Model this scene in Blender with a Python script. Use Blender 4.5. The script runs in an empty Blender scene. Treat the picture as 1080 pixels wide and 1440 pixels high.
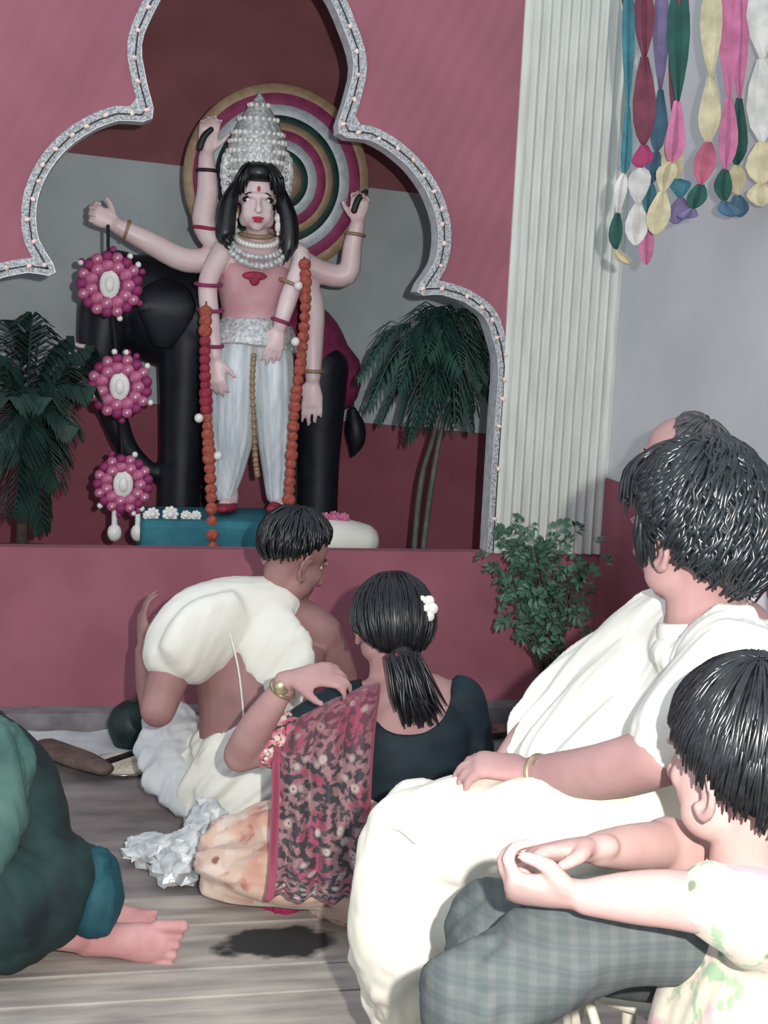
import bpy, bmesh, math, random
from mathutils import Vector, Matrix, noise, Quaternion
random.seed(7)
V = Vector
SC = bpy.context.scene
COL = SC.collection
def lin(c):
    return tuple((x/12.92 if x <= .04045 else ((x+.055)/1.055)**2.4) for x in [q/255. for q in c[:3]]) + (1.,)

# ------------------------------------------------------------------ camera
FPX = 1978.0
CAM = V((0, 0, 1.4))
YAW, PITCH, ROLL = math.radians(13), math.radians(7.8), math.radians(2.8)
FWD = V((math.sin(YAW)*math.cos(PITCH), math.cos(YAW)*math.cos(PITCH), -math.sin(PITCH)))
R0 = V((math.cos(YAW), -math.sin(YAW), 0)); U0 = R0.cross(FWD)
RGT = R0*math.cos(ROLL) + U0*math.sin(ROLL)
UP = U0*math.cos(ROLL) - R0*math.sin(ROLL)
cam = bpy.data.cameras.new('camera'); camo = bpy.data.objects.new('camera', cam); COL.objects.link(camo)
cam.sensor_fit = 'VERTICAL'; cam.sensor_height = 24; cam.lens = FPX/1440*24; cam.clip_start = .05
m3 = Matrix((RGT, UP, -FWD)).transposed()
camo.matrix_world = Matrix.Translation(CAM) @ m3.to_4x4()
SC.camera = camo

# ------------------------------------------------------------------ world, lamps, exposure
w = bpy.data.worlds.new('world'); SC.world = w; w.use_nodes = True
bg = w.node_tree.nodes['Background']; bg.inputs[0].default_value = (.80, .90, 1.0, 1); bg.inputs[1].default_value = .72
def lamp(name, kind, loc, power, color=(1, 1, 1), size=.1, target=None):
    l = bpy.data.lights.new(name, kind); l.energy = power; l.color = color
    if kind == 'AREA': l.size = size
    else: l.shadow_soft_size = size
    o = bpy.data.objects.new(name, l); COL.objects.link(o); o.location = loc
    if target is not None: o.rotation_euler = (V(target)-V(loc)).to_track_quat('-Z', 'Y').to_euler()
    return o
# the photographer's flash gun, held above and to the right of the lens
lamp('flash_gun_offscreen', 'SPOT', CAM + RGT*.17 + UP*.10, 220, (1, .965, .93), .018, CAM + FWD*4)
bpy.data.lights['flash_gun_offscreen'].spot_size = math.radians(75); bpy.data.lights['flash_gun_offscreen'].spot_blend = .6
vs = SC.view_settings
vs.view_transform = 'Standard'; vs.look = 'None'; vs.gamma = 1; vs.use_curve_mapping = False; vs.exposure = 0.5

# ------------------------------------------------------------------ pixel helpers (1080 x 1440 frame)
def ray(px, py): return FWD + RGT*((px-540)/FPX) - UP*((py-720)/FPX)
def at(px, py, D): return CAM + ray(px, py)*D
def at_y(px, py, y): d = ray(px, py); return CAM + d*(y/d.y)
def at_z(px, py, z): d = ray(px, py); return CAM + d*((z-CAM.z)/d.z)
def at_x(px, py, x): d = ray(px, py); return CAM + d*(x/d.x)

# ------------------------------------------------------------------ mesh helpers
class MB:
    def __init__(s): s.v = []; s.f = []
    def add(s, vs, fs):
        o = len(s.v); s.v += [V(q) for q in vs]; s.f += [tuple(i+o for i in q) for q in fs]; return s
    def mesh(s, name, smooth=True):
        me = bpy.data.meshes.new(name); me.from_pydata([tuple(q) for q in s.v], [], s.f)
        bm = bmesh.new(); bm.from_mesh(me); bmesh.ops.recalc_face_normals(bm, faces=bm.faces); bm.to_mesh(me); bm.free()
        for p in me.polygons: p.use_smooth = smooth
        return me
def link(name, me, mat=None, parent=None):
    o = bpy.data.objects.new(name, me); COL.objects.link(o)
    if mat is not None: me.materials.clear(); me.materials.append(mat)
    if parent is not None:
        o.parent = parent; o.matrix_parent_inverse = root_inv(parent)
    return o
def root_inv(p): return Matrix.Translation(-p.location)
def build(name, mb, mat, parent=None, smooth=True):
    return link(name, mb.mesh(name, smooth), mat, parent)
def tag(o, label=None, cat=None, group=None, kind=None):
    if label: o['label'] = label
    if cat: o['category'] = cat
    if group: o['group'] = group
    if kind: o['kind'] = kind
    return o
def thing(name, loc, label, cat, group=None):
    o = bpy.data.objects.new(name, None); COL.objects.link(o); o.location = loc; o.empty_display_size = .05
    return tag(o, label, cat, group)
def crom(pts, n):
    if n < 2: return pts
    out = []
    N = len(pts)
    for i in range(N-1):
        p0, p1, p2, p3 = pts[max(i-1, 0)], pts[i], pts[i+1], pts[min(i+2, N-1)]
        for k in range(n):
            t = k/n
            out.append(.5*((2*p1) + (p2-p0)*t + (2*p0-5*p1+4*p2-p3)*t*t + (3*p1-p0-3*p2+p3)*t**3))
    out.append(pts[-1]); return out
def loft(mb, pts, rads, seg=14, side=None, sub=4, cap=True, ripple=None):
    """closed tube through pts; rads = r or (a, b), a along side, b across"""
    pts = [V(p) for p in pts]
    rr = [V((r, r, 0)) if not isinstance(r, (tuple, list)) else V((r[0], r[1], 0)) for r in rads]
    pts = crom(pts, sub); rr = crom(rr, sub)
    n = len(pts)
    tang = [((pts[min(i+1, n-1)]-pts[max(i-1, 0)]).normalized()) for i in range(n)]
    s = V(side) if side is not None else (V((0, 0, 1)) if abs(tang[0].z) < .8 else V((1, 0, 0)))
    rings = []
    def ring(c, t, a, b, s):
        x = (s - t*s.dot(t)).normalized(); y = t.cross(x)
        o = []
        for k in range(seg):
            ph = 2*math.pi*k/seg
            q = 1 + (ripple(ph) if ripple else 0)
            o.append(c + x*(a*q*math.cos(ph)) + y*(b*q*math.sin(ph)))
        return o
    def adv(i):
        nonlocal s
        if side is None:
            s = (s - tang[i]*s.dot(tang[i])).normalized()
        return s
    if cap:
        a, b = rr[0][:2]; m = min(a, b)
        adv(0)
        for k in (3, 2, 1):
            an = k*math.pi/2/3.4
            rings.append(ring(pts[0]-tang[0]*m*math.sin(an), tang[0], a*math.cos(an), b*math.cos(an), s))
    for i in range(n):
        adv(i); rings.append(ring(pts[i], tang[i], rr[i][0], rr[i][1], s))
    if cap:
        a, b = rr[-1][:2]; m = min(a, b)
        for k in (1, 2, 3):
            an = k*math.pi/2/3.4
            rings.append(ring(pts[-1]+tang[-1]*m*math.sin(an), tang[-1], a*math.cos(an), b*math.cos(an), s))
    vs = [p for r in rings for p in r]; fs = []
    for i in range(len(rings)-1):
        for k in range(seg):
            k2 = (k+1) % seg
            fs.append((i*seg+k, i*seg+k2, (i+1)*seg+k2, (i+1)*seg+k))
    fs.append(tuple(range(seg-1, -1, -1))); L = (len(rings)-1)*seg; fs.append(tuple(range(L, L+seg)))
    return mb.add(vs, fs)
def ball(mb, c, r, axes=None, seg=14, rings=9):
    if not isinstance(r, (tuple, list)): r = (r, r, r)
    ax = axes or (V((1, 0, 0)), V((0, 1, 0)), V((0, 0, 1)))
    c = V(c); vs = [c + ax[2]*r[2]]; fs = []
    for i in range(1, rings):
        th = math.pi*i/rings
        for k in range(seg):
            ph = 2*math.pi*k/seg
            vs.append(c + ax[0]*(r[0]*math.sin(th)*math.cos(ph)) + ax[1]*(r[1]*math.sin(th)*math.sin(ph)) + ax[2]*(r[2]*math.cos(th)))
    vs.append(c - ax[2]*r[2]); e = len(vs)-1
    for k in range(seg):
        k2 = (k+1) % seg
        fs.append((0, 1+k, 1+k2)); fs.append((e, e-seg+k2, e-seg+k))
        for i in range(rings-2):
            a = 1+i*seg; fs.append((a+k, a+seg+k, a+seg+k2, a+k2))
    return mb.add(vs, fs)
def box(mb, c, d, rot=None):
    c = V(c); vs = []
    for x in (-1, 1):
        for y in (-1, 1):
            for z in (-1, 1):
                q = V((x*d[0]/2, y*d[1]/2, z*d[2]/2))
                vs.append(c + (rot @ q if rot else q))
    return mb.add(vs, [(0, 1, 3, 2), (4, 6, 7, 5), (0, 4, 5, 1), (2, 3, 7, 6), (0, 2, 6, 4), (1, 5, 7, 3)])
def lathe(mb, prof, seg=28, c=(0, 0, 0), rot=None, ripple=None):
    c = V(c); vs = []; fs = []
    for (r, z) in prof:
        for k in range(seg):
            ph = 2*math.pi*k/seg; q = r*(1 + (ripple(ph, z) if ripple else 0))
            p = V((q*math.cos(ph), q*math.sin(ph), z)); vs.append(c + (rot @ p if rot else p))
    for i in range(len(prof)-1):
        for k in range(seg):
            k2 = (k+1) % seg; fs.append((i*seg+k, i*seg+k2, (i+1)*seg+k2, (i+1)*seg+k))
    fs.append(tuple(range(seg-1, -1, -1))); L = (len(prof)-1)*seg; fs.append(tuple(range(L, L+seg)))
    return mb.add(vs, fs)
def torus(mb, c, R, r, rot=None, seg=28, ts=8, sy=1.0):
    c = V(c); vs = []; fs = []
    for i in range(seg):
        a = 2*math.pi*i/seg
        for k in range(ts):
            b = 2*math.pi*k/ts
            p = V(((R+r*math.cos(b))*math.cos(a), sy*(R+r*math.cos(b))*math.sin(a), r*math.sin(b)))
            vs.append(c + (rot @ p if rot else p))
    for i in range(seg):
        for k in range(ts):
            i2, k2 = (i+1) % seg, (k+1) % ts
            fs.append((i*ts+k, i2*ts+k, i2*ts+k2, i*ts+k2))
    return mb.add(vs, fs)
def fuse(name, mb, mat, parent=None, voxel=.007, smooth=4, wrinkle=None):
    """weld overlapping closed shapes into one continuous skin"""
    me = mb.mesh(name + '_raw'); o = bpy.data.objects.new('tmp', me); COL.objects.link(o)
    r = o.modifiers.new('r', 'REMESH'); r.mode = 'VOXEL'; r.voxel_size = voxel; r.use_smooth_shade = True
    if smooth:
        s = o.modifiers.new('s', 'SMOOTH'); s.factor = .5; s.iterations = smooth
    dg = bpy.context.evaluated_depsgraph_get(); dg.update()
    nm = bpy.data.meshes.new_from_object(o.evaluated_get(dg)); nm.name = name
    bpy.data.objects.remove(o); bpy.data.meshes.remove(me)
    if wrinkle:
        ns = [v.normal.copy() for v in nm.vertices]
        for v, n in zip(nm.vertices, ns): v.co += n*wrinkle(v.co, n)
    for p in nm.polygons: p.use_smooth = True
    return link(name, nm, mat, parent)
def folds(amp, dirv, freq, warp=.06, seed=0):
    """cloth folds running along dirv: ridges across it, bent by noise"""
    d = V(dirv).normalized(); s = d.cross(V((0, 0, 1)));
    if s.length < .1: s = V((1, 0, 0))
    s.normalize(); t = d.cross(s)
    off = V((seed*3.1, seed*1.7, seed*.9))
    def fn(p, n):
        q = p + off; e = V((q.dot(s), q.dot(t), q.dot(d)*.10)) + V((.05, .04, .0))*noise.noise(q*2.6)*warp*14
        n1 = noise.noise(e*freq*.22); n2 = noise.noise(e*freq*.42 + V((5, 2, 8)))
        k = min(1, max(.15, .7 + noise.noise(q*2.3 + V((7, 1, 3)))*1.2))
        return amp*k*(1.5*n1*1.6 + .8*(abs(n2)*2 - .4) + .5*n2)
    return fn
def sheet(name, grid, mat, parent=None, thick=.006, sub=1):
    nr, nc = len(grid), len(grid[0])
    me = bpy.data.meshes.new(name)
    me.from_pydata([tuple(p) for r in grid for p in r], [], [(i*nc+j, i*nc+j+1, (i+1)*nc+j+1, (i+1)*nc+j) for i in range(nr-1) for j in range(nc-1)])
    uv = me.uv_layers.new(name='UVMap')
    for lp in me.loops:
        i, j = divmod(lp.vertex_index, nc); uv.data[lp.index].uv = (j/(nc-1), i/(nr-1))
    for p in me.polygons: p.use_smooth = True
    o = link(name, me, mat, parent)
    s = o.modifiers.new('solid', 'SOLIDIFY'); s.thickness = thick; s.offset = 0
    if sub: q = o.modifiers.new('sub', 'SUBSURF'); q.levels = sub; q.render_levels = sub
    return o
def prism(mb, poly, y0, y1):
    """polygon of (x, z) points extruded from y0 to y1"""
    n = len(poly); vs = [V((x, y0, z)) for x, z in poly] + [V((x, y1, z)) for x, z in poly]
    fs = [tuple(range(n)), tuple(range(2*n-1, n-1, -1))] + [(i, (i+1) % n, n+(i+1) % n, n+i) for i in range(n)]
    return mb.add(vs, fs)

# ------------------------------------------------------------------ materials
def nt(name):
    m = bpy.data.materials.new(name); m.use_nodes = True
    return m, m.node_tree, m.node_tree.nodes['Principled BSDF']
def N(t, kind, **kw):
    n = t.nodes.new(kind)
    for k, v in kw.items():
        if k in n.inputs.keys(): n.inputs[k].default_value = v
        else: setattr(n, k, v)
    return n
def ramp(t, fac, stops):
    r = t.nodes.new('ShaderNodeValToRGB'); e = r.color_ramp.elements
    while len(e) < len(stops): e.new(.5)
    for i, (p, c) in enumerate(stops): e[i].position = p; e[i].color = lin(c) if len(c) == 3 else c
    t.links.new(fac, r.inputs[0]); return r.outputs[0]
def mix(t, fac, a, b, mode='MIX'):
    m = t.nodes.new('ShaderNodeMix'); m.data_type = 'RGBA'; m.blend_type = mode
    for s, x in ((m.inputs[0], fac), (m.inputs[6], a), (m.inputs[7], b)):
        if hasattr(x, 'is_linked') or hasattr(x, 'node'): t.links.new(x, s)
        elif isinstance(x, (int, float)): s.default_value = x
        else: s.default_value = lin(x) if len(x) == 3 else x
    return m.outputs[2]
def coords(t, kind='Object', scale=(1, 1, 1), rot=(0, 0, 0)):
    c = t.nodes.new('ShaderNodeTexCoord'); mp = t.nodes.new('ShaderNodeMapping')
    mp.inputs['Scale'].default_value = scale; mp.inputs['Rotation'].default_value = rot
    t.links.new(c.outputs[kind], mp.inputs[0]); return mp.outputs[0]
def bump(t, b, h, strength=.3, dist=.01):
    n = t.nodes.new('ShaderNodeBump'); n.inputs['Strength'].default_value = strength; n.inputs['Distance'].default_value = dist
    t.links.new(h, n.inputs['Height']); t.links.new(n.outputs[0], b.inputs['Normal'])
def mat(name, c, c2=None, rough=.7, scale=12, metal=0, bmp=0, spec=.4, sheen=0, stretch=(1, 1, 1)):
    m, t, b = nt(name)
    b.inputs['Roughness'].default_value = rough; b.inputs['Metallic'].default_value = metal; b.inputs['Specular IOR Level'].default_value = spec
    if sheen: b.inputs['Sheen Weight'].default_value = sheen
    co = coords(t, 'Object', stretch)
    nz = N(t, 'ShaderNodeTexNoise', Scale=scale, Detail=5.); t.links.new(co, nz.inputs['Vector'])
    if c2 is None: c2 = tuple(q*.86 for q in c)
    t.links.new(ramp(t, nz.outputs[0], [(.35, c2), (.65, c)]), b.inputs['Base Color'])
    if bmp: bump(t, b, nz.outputs[0], bmp)
    return m
M = {}
M['red_cloth'] = mat('red_cloth', (136, 80, 92), (122, 68, 80), .85, 5, bmp=.25, stretch=(2.5, 1, .6))
M['red_front'] = mat('red_front', (164, 100, 113), (148, 88, 101), .85, 4, bmp=.15)
M['maroon'] = mat('maroon_cloth', (156, 90, 104), (142, 80, 94), .9, 6)
M['brown_red'] = mat('brown_red_cloth', (150, 96, 101), (136, 85, 90), .9, 6)
M['blue_grey'] = mat('blue_grey_cloth', (192, 204, 205), (178, 191, 193), .9, 5)
M['grey_wall'] = mat('grey_plaster', (206, 207, 208), (194, 196, 199), .9, 2.5, bmp=.05)
M['wainscot'] = mat('wainscot_red', (158, 90, 104), (142, 78, 92), .85, 5)
M['pillar'] = mat('pleated_white_paper', (222, 224, 216), (206, 208, 200), .75, 9, stretch=(4, 4, .5))
M['glitter'] = mat('silver_glitter', (224, 224, 224), (140, 146, 150), .35, 150, metal=.15, bmp=.8)
M['reveal'] = mat('silver_paper_reveal', (224, 224, 224), (190, 194, 197), .4, 40, metal=.15, bmp=.3)
M['kerb'] = mat('grey_cement', (138, 132, 134), (112, 106, 110), .9, 14, bmp=.2)
M['idol'] = mat('painted_clay_skin', (232, 212, 210), (222, 190, 190), .4, 7, spec=.5)
M['idol_chest'] = mat('painted_clay_rose', (212, 168, 172), (194, 136, 144), .4, 9)
M['black_hair'] = mat('black_hair', (22, 26, 30), (10, 12, 15), .38, 60, spec=.6)
M['boy_hair'] = mat('glossy_black_hair', (34, 37, 40), (16, 18, 20), .3, 60, spec=.7)
M['wavy_hair'] = mat('wavy_black_hair', (34, 42, 46), (14, 18, 20), .32, 60, spec=.7)
M['grey_hair'] = mat('greying_hair', (96, 92, 92), (52, 52, 56), .45, 40, spec=.6)
M['elephant'] = mat('black_painted_clay', (28, 33, 42), (17, 21, 28), .5, 20, bmp=.1)
M['silver'] = mat('silver_foil', (230, 230, 226), (176, 180, 182), .3, 70, metal=.25, bmp=.7)
M['pearl'] = mat('pearl_white', (240, 238, 230), (222, 220, 214), .3, 30)
M['silk'] = mat('silver_blue_silk', (228, 233, 235), (194, 206, 213), .45, 10, sheen=.3, stretch=(6, 6, .7))
M['gold'] = mat('gold_paper', (166, 142, 112), (146, 122, 94), .5, 30, metal=.15)
M['magenta'] = mat('magenta_paper', (150, 58, 100), (128, 44, 84), .6, 25)
M['dgreen'] = mat('dark_green_paper', (28, 66, 58), (18, 48, 42), .6, 25)
M['silver_ring'] = mat('silver_ring_paper', (200, 208, 212), (176, 186, 192), .45, 40, metal=.15)
M['pink'] = mat('pink_pith', (206, 128, 160), (166, 72, 112), .6, 60)
M['hot_pink'] = mat('deep_pink_pith', (154, 52, 108), (122, 36, 84), .6, 60)
M['black'] = mat('black_backing', (24, 20, 24), (14, 12, 14), .7, 30)
M['orange'] = mat('orange_marigold', (186, 100, 80), (150, 70, 60), .8, 80, bmp=.6)
M['red'] = mat('red_flower', (170, 52, 74), (136, 40, 60), .7, 60)
M['teal_cloth'] = mat('teal_cloth', (54, 124, 136), (38, 98, 112), .8, 10, bmp=.1)
M['leaf'] = mat('green_leaf', (40, 76, 62), (22, 48, 42), .45, 12)
M['dark_leaf'] = mat('dark_leaf', (38, 66, 56), (22, 44, 38), .5, 12)
M['bush_leaf'] = mat('grey_green_leaf', (104, 140, 118), (70, 106, 86), .5, 10)
M['stem'] = mat('stem_grey_green', (98, 104, 96), (72, 80, 74), .7, 30)
M['brown_stem'] = mat('brown_stem', (92, 78, 68), (66, 54, 48), .8, 30)
M['pot'] = mat('earthen_pot', (104, 74, 64), (82, 56, 50), .8, 14)
M['bulb'] = mat('fairy_bulb_glass', (255, 226, 214), (250, 205, 196), .1, 20)
M['wire'] = mat('dark_wire', (48, 44, 46), (30, 28, 30), .5, 30)
M['skin_dark'] = mat('brown_skin', (164, 124, 120), (144, 106, 104), .65, 9, spec=.4)
M['skin_mid'] = mat('tan_skin', (188, 150, 146), (172, 132, 130), .65, 9, spec=.4)
M['skin_fair'] = mat('fair_skin', (206, 172, 164), (192, 152, 146), .65, 9, spec=.4)
M['skin_pink'] = mat('pink_sole_skin', (206, 156, 154), (188, 132, 132), .7, 14)
M['white'] = mat('white_cotton', (238, 236, 226), (226, 224, 212), .85, 5)
M['cream'] = mat('cream_white_cotton', (240, 236, 222), (228, 222, 202), .85, 4)
M['gauze'] = mat('thin_white_cotton', (206, 208, 208), (184, 188, 190), .85, 7)
M['blouse'] = mat('dark_teal_blouse', (24, 44, 52), (16, 32, 40), .75, 20)
M['green_sari'] = mat('dark_green_sari', (34, 62, 60), (22, 34, 38), .8, 9, bmp=.2)
M['pale_green'] = mat('sea_green_shawl', (84, 116, 106), (58, 92, 86), .8, 8, bmp=.2)
M['petticoat'] = mat('teal_petticoat', (26, 84, 94), (16, 62, 72), .7, 12)
M['white_paint'] = mat('white_enamel', (226, 222, 204), (210, 204, 184), .4, 14)
M['steel'] = mat('steel', (176, 174, 170), (120, 118, 116), .25, 30, metal=.9)
M['watch'] = mat('gold_watch', (206, 196, 160), (160, 146, 112), .3, 40, metal=.7)
M['eye_white'] = mat('eye_white', (238, 234, 230), (226, 220, 216), .25, 20)
M['iris'] = mat('dark_iris', (26, 20, 22), (18, 14, 16), .2, 20)
M['lips'] = mat('red_lips', (206, 56, 82), (186, 40, 66), .4, 20)
M['coconut'] = mat('dark_green_rind', (26, 50, 46), (14, 32, 32), .5, 16, bmp=.2)
M['rice'] = mat('white_rice', (224, 218, 200), (196, 188, 168), .8, 120, bmp=.8)
M['wood'] = mat('brown_wood', (110, 92, 82), (78, 62, 56), .8, 20, bmp=.3)
M['plastic'] = mat('crumpled_white_foil', (232, 234, 232), (176, 184, 188), .3, 22, metal=.1, bmp=.6)
M['stage_floor'] = mat('stage_floor_cloth', (156, 90, 104), (142, 80, 94), .9, 8)
# red arch cloth with slanting pleats
m, t, b = nt('red_pleated_cloth'); M['arch_cloth'] = m; b.inputs['Roughness'].default_value = .8
co = coords(t, 'Object', (1, 1, 1), (0, math.radians(-24), 0))
wv = N(t, 'ShaderNodeTexWave', Scale=5., Distortion=3.5, Detail=3.); wv.inputs['Detail Scale'].default_value = 1.2; t.links.new(co, wv.inputs['Vector'])
nz = N(t, 'ShaderNodeTexNoise', Scale=3.); t.links.new(co, nz.inputs['Vector'])
t.links.new(ramp(t, nz.outputs[0], [(.3, (148, 88, 101)), (.7, (164, 100, 113))]), b.inputs['Base Color'])
bump(t, b, wv.outputs['Fac'], .10, .02)
# concrete floor
m, t, b = nt('grey_concrete'); M['floor'] = m; b.inputs['Roughness'].default_value = .85
co = coords(t, 'Object', (1, 2.4, 1)); nz = N(t, 'ShaderNodeTexNoise', Scale=4., Detail=8.); t.links.new(co, nz.inputs['Vector'])
t.links.new(ramp(t, nz.outputs[0], [(.3, (104, 98, 98)), (.55, (136, 128, 126)), (.75, (160, 152, 146))]), b.inputs['Base Color']); bump(t, b, nz.outputs[0], .15)
# weathered planks, with one dark soot stain
m, t, b = nt('pale_weathered_plank'); M['plank'] = m; b.inputs['Roughness'].default_value = .8
co = coords(t, 'Object', (1.5, 8, 4)); nz = N(t, 'ShaderNodeTexNoise', Scale=3., Detail=7.); t.links.new(co, nz.inputs['Vector'])
base = ramp(t, nz.outputs[0], [(.3, (142, 134, 128)), (.5, (168, 160, 151)), (.7, (190, 182, 170))])
g = t.nodes.new('ShaderNodeNewGeometry'); sc = at_z(385, 1332, 0)
sb = N(t, 'ShaderNodeVectorMath', operation='SUBTRACT'); t.links.new(g.outputs['Position'], sb.inputs[0]); sb.inputs[1].default_value = (sc.x, sc.y, .03)
mu = N(t, 'ShaderNodeVectorMath', operation='MULTIPLY'); t.links.new(sb.outputs[0], mu.inputs[0]); mu.inputs[1].default_value = (7.5, 13, 0)
n2 = N(t, 'ShaderNodeTexNoise', Scale=14., Detail=4.); t.links.new(g.outputs['Position'], n2.inputs['Vector'])
ln = N(t, 'ShaderNodeVectorMath', operation='LENGTH'); t.links.new(mu.outputs[0], ln.inputs[0])
ad = N(t, 'ShaderNodeMath', operation='ADD'); t.links.new(ln.outputs['Value'], ad.inputs[0]); t.links.new(n2.outputs[0], ad.inputs[1])
msk = ramp(t, ad.outputs[0], [(.85, (255, 255, 255)), (1.0, (0, 0, 0))])
ml = N(t, 'ShaderNodeMath', operation='MULTIPLY'); t.links.new(ad.outputs[0], ml.inputs[0]); ml.inputs[1].default_value = .62
t.links.new(ml.outputs[0], msk.node.inputs[0])
t.links.new(mix(t, msk, base, (46, 46, 46)), b.inputs['Base Color']); bump(t, b, nz.outputs[0], .3)
# sari cloth with flowers (uv along the drape)
def floral(name, base, dark, light, accent, uvk='UV', sc1=(9, 26, 1), streak=True, cut=.5, dots=True):
    m, t, b = nt(name); b.inputs['Roughness'].default_value = .7; b.inputs['Sheen Weight'].default_value = .2
    co = coords(t, uvk, sc1)
    vo = N(t, 'ShaderNodeTexVoronoi', Scale=1.0); t.links.new(co, vo.inputs['Vector'])
    nz = N(t, 'ShaderNodeTexNoise', Scale=.55, Detail=3.); t.links.new(co, nz.inputs['Vector'])
    n3 = N(t, 'ShaderNodeTexNoise', Scale=2.2, Detail=4.); t.links.new(co, n3.inputs['Vector'])
    c = mix(t, ramp(t, nz.outputs[0], [(cut-.04, (0, 0, 0)), (cut+.04, (255, 255, 255))]), base, accent)
    c = mix(t, ramp(t, n3.outputs[0], [(cut+.02, (0, 0, 0)), (cut+.10, (255, 255, 255))]), c, dark)
    if dots:
        c = mix(t, ramp(t, vo.outputs['Distance'], [(.16, (255, 255, 255)), (.3, (0, 0, 0))]), c, light)
        c = mix(t, ramp(t, vo.outputs['Distance'], [(.05, (255, 255, 255)), (.1, (0, 0, 0))]), c, base)
    else:
        n4 = N(t, 'ShaderNodeTexNoise', Scale=.9, Detail=3.); t.links.new(coords(t, uvk, sc1, (.6, .4, 1)), n4.inputs['Vector'])
        c = mix(t, ramp(t, n4.outputs[0], [(.52, (0, 0, 0)), (.60, (255, 255, 255))]), c, light)
        c = mix(t, ramp(t, vo.outputs['Distance'], [(.08, (255, 255, 255)), (.14, (0, 0, 0))]), c, mix(t, .5, dark, (40, 40, 36)))
    if streak:
        ed = N(t, 'ShaderNodeSeparateXYZ'); t.links.new(coords(t, uvk), ed.inputs[0])
        c = mix(t, ramp(t, ed.outputs[0], [(.0, (255, 255, 255)), (.07, (255, 255, 255)), (.09, (0, 0, 0)), (.95, (0, 0, 0)), (.97, (255, 255, 255))]), c, base)
        c = mix(t, ramp(t, ed.outputs[1], [(.22, (255, 255, 255)), (.5, (0, 0, 0))]), c, mix(t, .6, c, base))
    t.links.new(c, b.inputs['Base Color']); return m
M['pallu'] = floral('pink_floral_sari', (152, 66, 90), (54, 50, 56), (184, 170, 160), (150, 112, 114), 'UV', (6, 17, 1), True, .44)
M['sari_skirt'] = floral('peach_pink_sari', (222, 192, 172), (196, 132, 120), (232, 212, 196), (214, 166, 144), 'Object', (11, 11, 11), False, .56, False)
M['hem'] = mat('magenta_sari_hem', (172, 44, 98), (140, 34, 78), .7, 20)
M['sleeve'] = floral('flowered_sleeve', (206, 90, 120), (60, 54, 60), (240, 230, 214), (226, 190, 176), 'Object', (45, 45, 45), False)
M['shirt'] = floral('pastel_floral_shirt', (216, 208, 188), (150, 176, 144), (206, 164, 170), (214, 196, 176), 'Object', (15, 15, 15), False, .52, False)
# plaid trousers
m, t, b = nt('grey_plaid'); M['plaid'] = m; b.inputs['Roughness'].default_value = .8
co = coords(t, 'Object', (1, 1, 1), (0, 0, math.radians(13)))
w1 = N(t, 'ShaderNodeTexWave', Scale=13., Distortion=.4, bands_direction='X'); w2 = N(t, 'ShaderNodeTexWave', Scale=13., Distortion=.4, bands_direction='Z')
w3 = N(t, 'ShaderNodeTexWave', Scale=39., Distortion=.4, bands_direction='Z')
for q in (w1, w2, w3): t.links.new(co, q.inputs['Vector'])
c = mix(t, ramp(t, w1.outputs['Fac'], [(.5, (0, 0, 0)), (.85, (150, 150, 150))]), (82, 90, 90), (112, 112, 106))
c = mix(t, ramp(t, w2.outputs['Fac'], [(.5, (0, 0, 0)), (.85, (150, 150, 150))]), c, (60, 70, 76))
c = mix(t, ramp(t, w3.outputs['Fac'], [(.7, (0, 0, 0)), (.95, (90, 90, 90))]), c, (118, 116, 110))
t.links.new(c, b.inputs['Base Color'])
PAPER = {k: mat('crepe_paper_' + k, c, None, .75, 22, bmp=.2) for k, c in dict(teal=(66, 124, 136), white=(214, 212, 206), green=(40, 88, 78), cream=(206, 196, 160), maroon=(122, 62, 80), magenta=(170, 62, 108), blue=(76, 110, 134), pink=(204, 122, 160), rose=(186, 100, 122), purple=(128, 116, 156)).items()}

# ================================================================== THE SETTING
YF = 4.71                                # front plane of the stage
def struct(name, mb, mt, parent=None, smooth=False):
    o = build(name, mb, mt, parent, smooth)
    if parent is None: o['kind'] = 'structure'
    return o
fl = MB(); box(fl, (-.4, 2.6, -.03), (6.2, 7.6, .06)); FLOOR = struct('floor', fl, M['floor'])
# boards laid on the floor in front of the worshippers
def yz(py): return at_z(300, py, .012).y
edges = [yz(q) for q in (1256, 1300, 1362, 1402)] + [2.3, 2.0]
for i, (ya, yb) in enumerate(zip(edges[:-1], edges[1:])):
    pb = MB(); cy = (ya+yb)/2; box(pb, (0.05+.03*(i % 2), cy, .006), (2.2, abs(ya-yb)-.008, .012 if i != 3 else .010))
    o = build('plank', pb, M['plank'], FLOOR, False)
    bv = o.modifiers.new('b', 'BEVEL'); bv.width = .003; bv.segments = 1
kb = MB(); box(kb, (-.6, YF-.03, .03), (5.0, .12, .06)); struct('trim_1', kb, M['kerb'])
# red platform with a raised ledge
pf = MB(); box(pf, (-.6, YF+.03, .33), (5.0, .06, .54)); struct('wall_platform', pf, M['red_front'])
sf = MB(); box(sf, (.15, 5.27, .38), (3.7, 1.0, .06)); struct('floor_stage', sf, M['stage_floor'])
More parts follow.
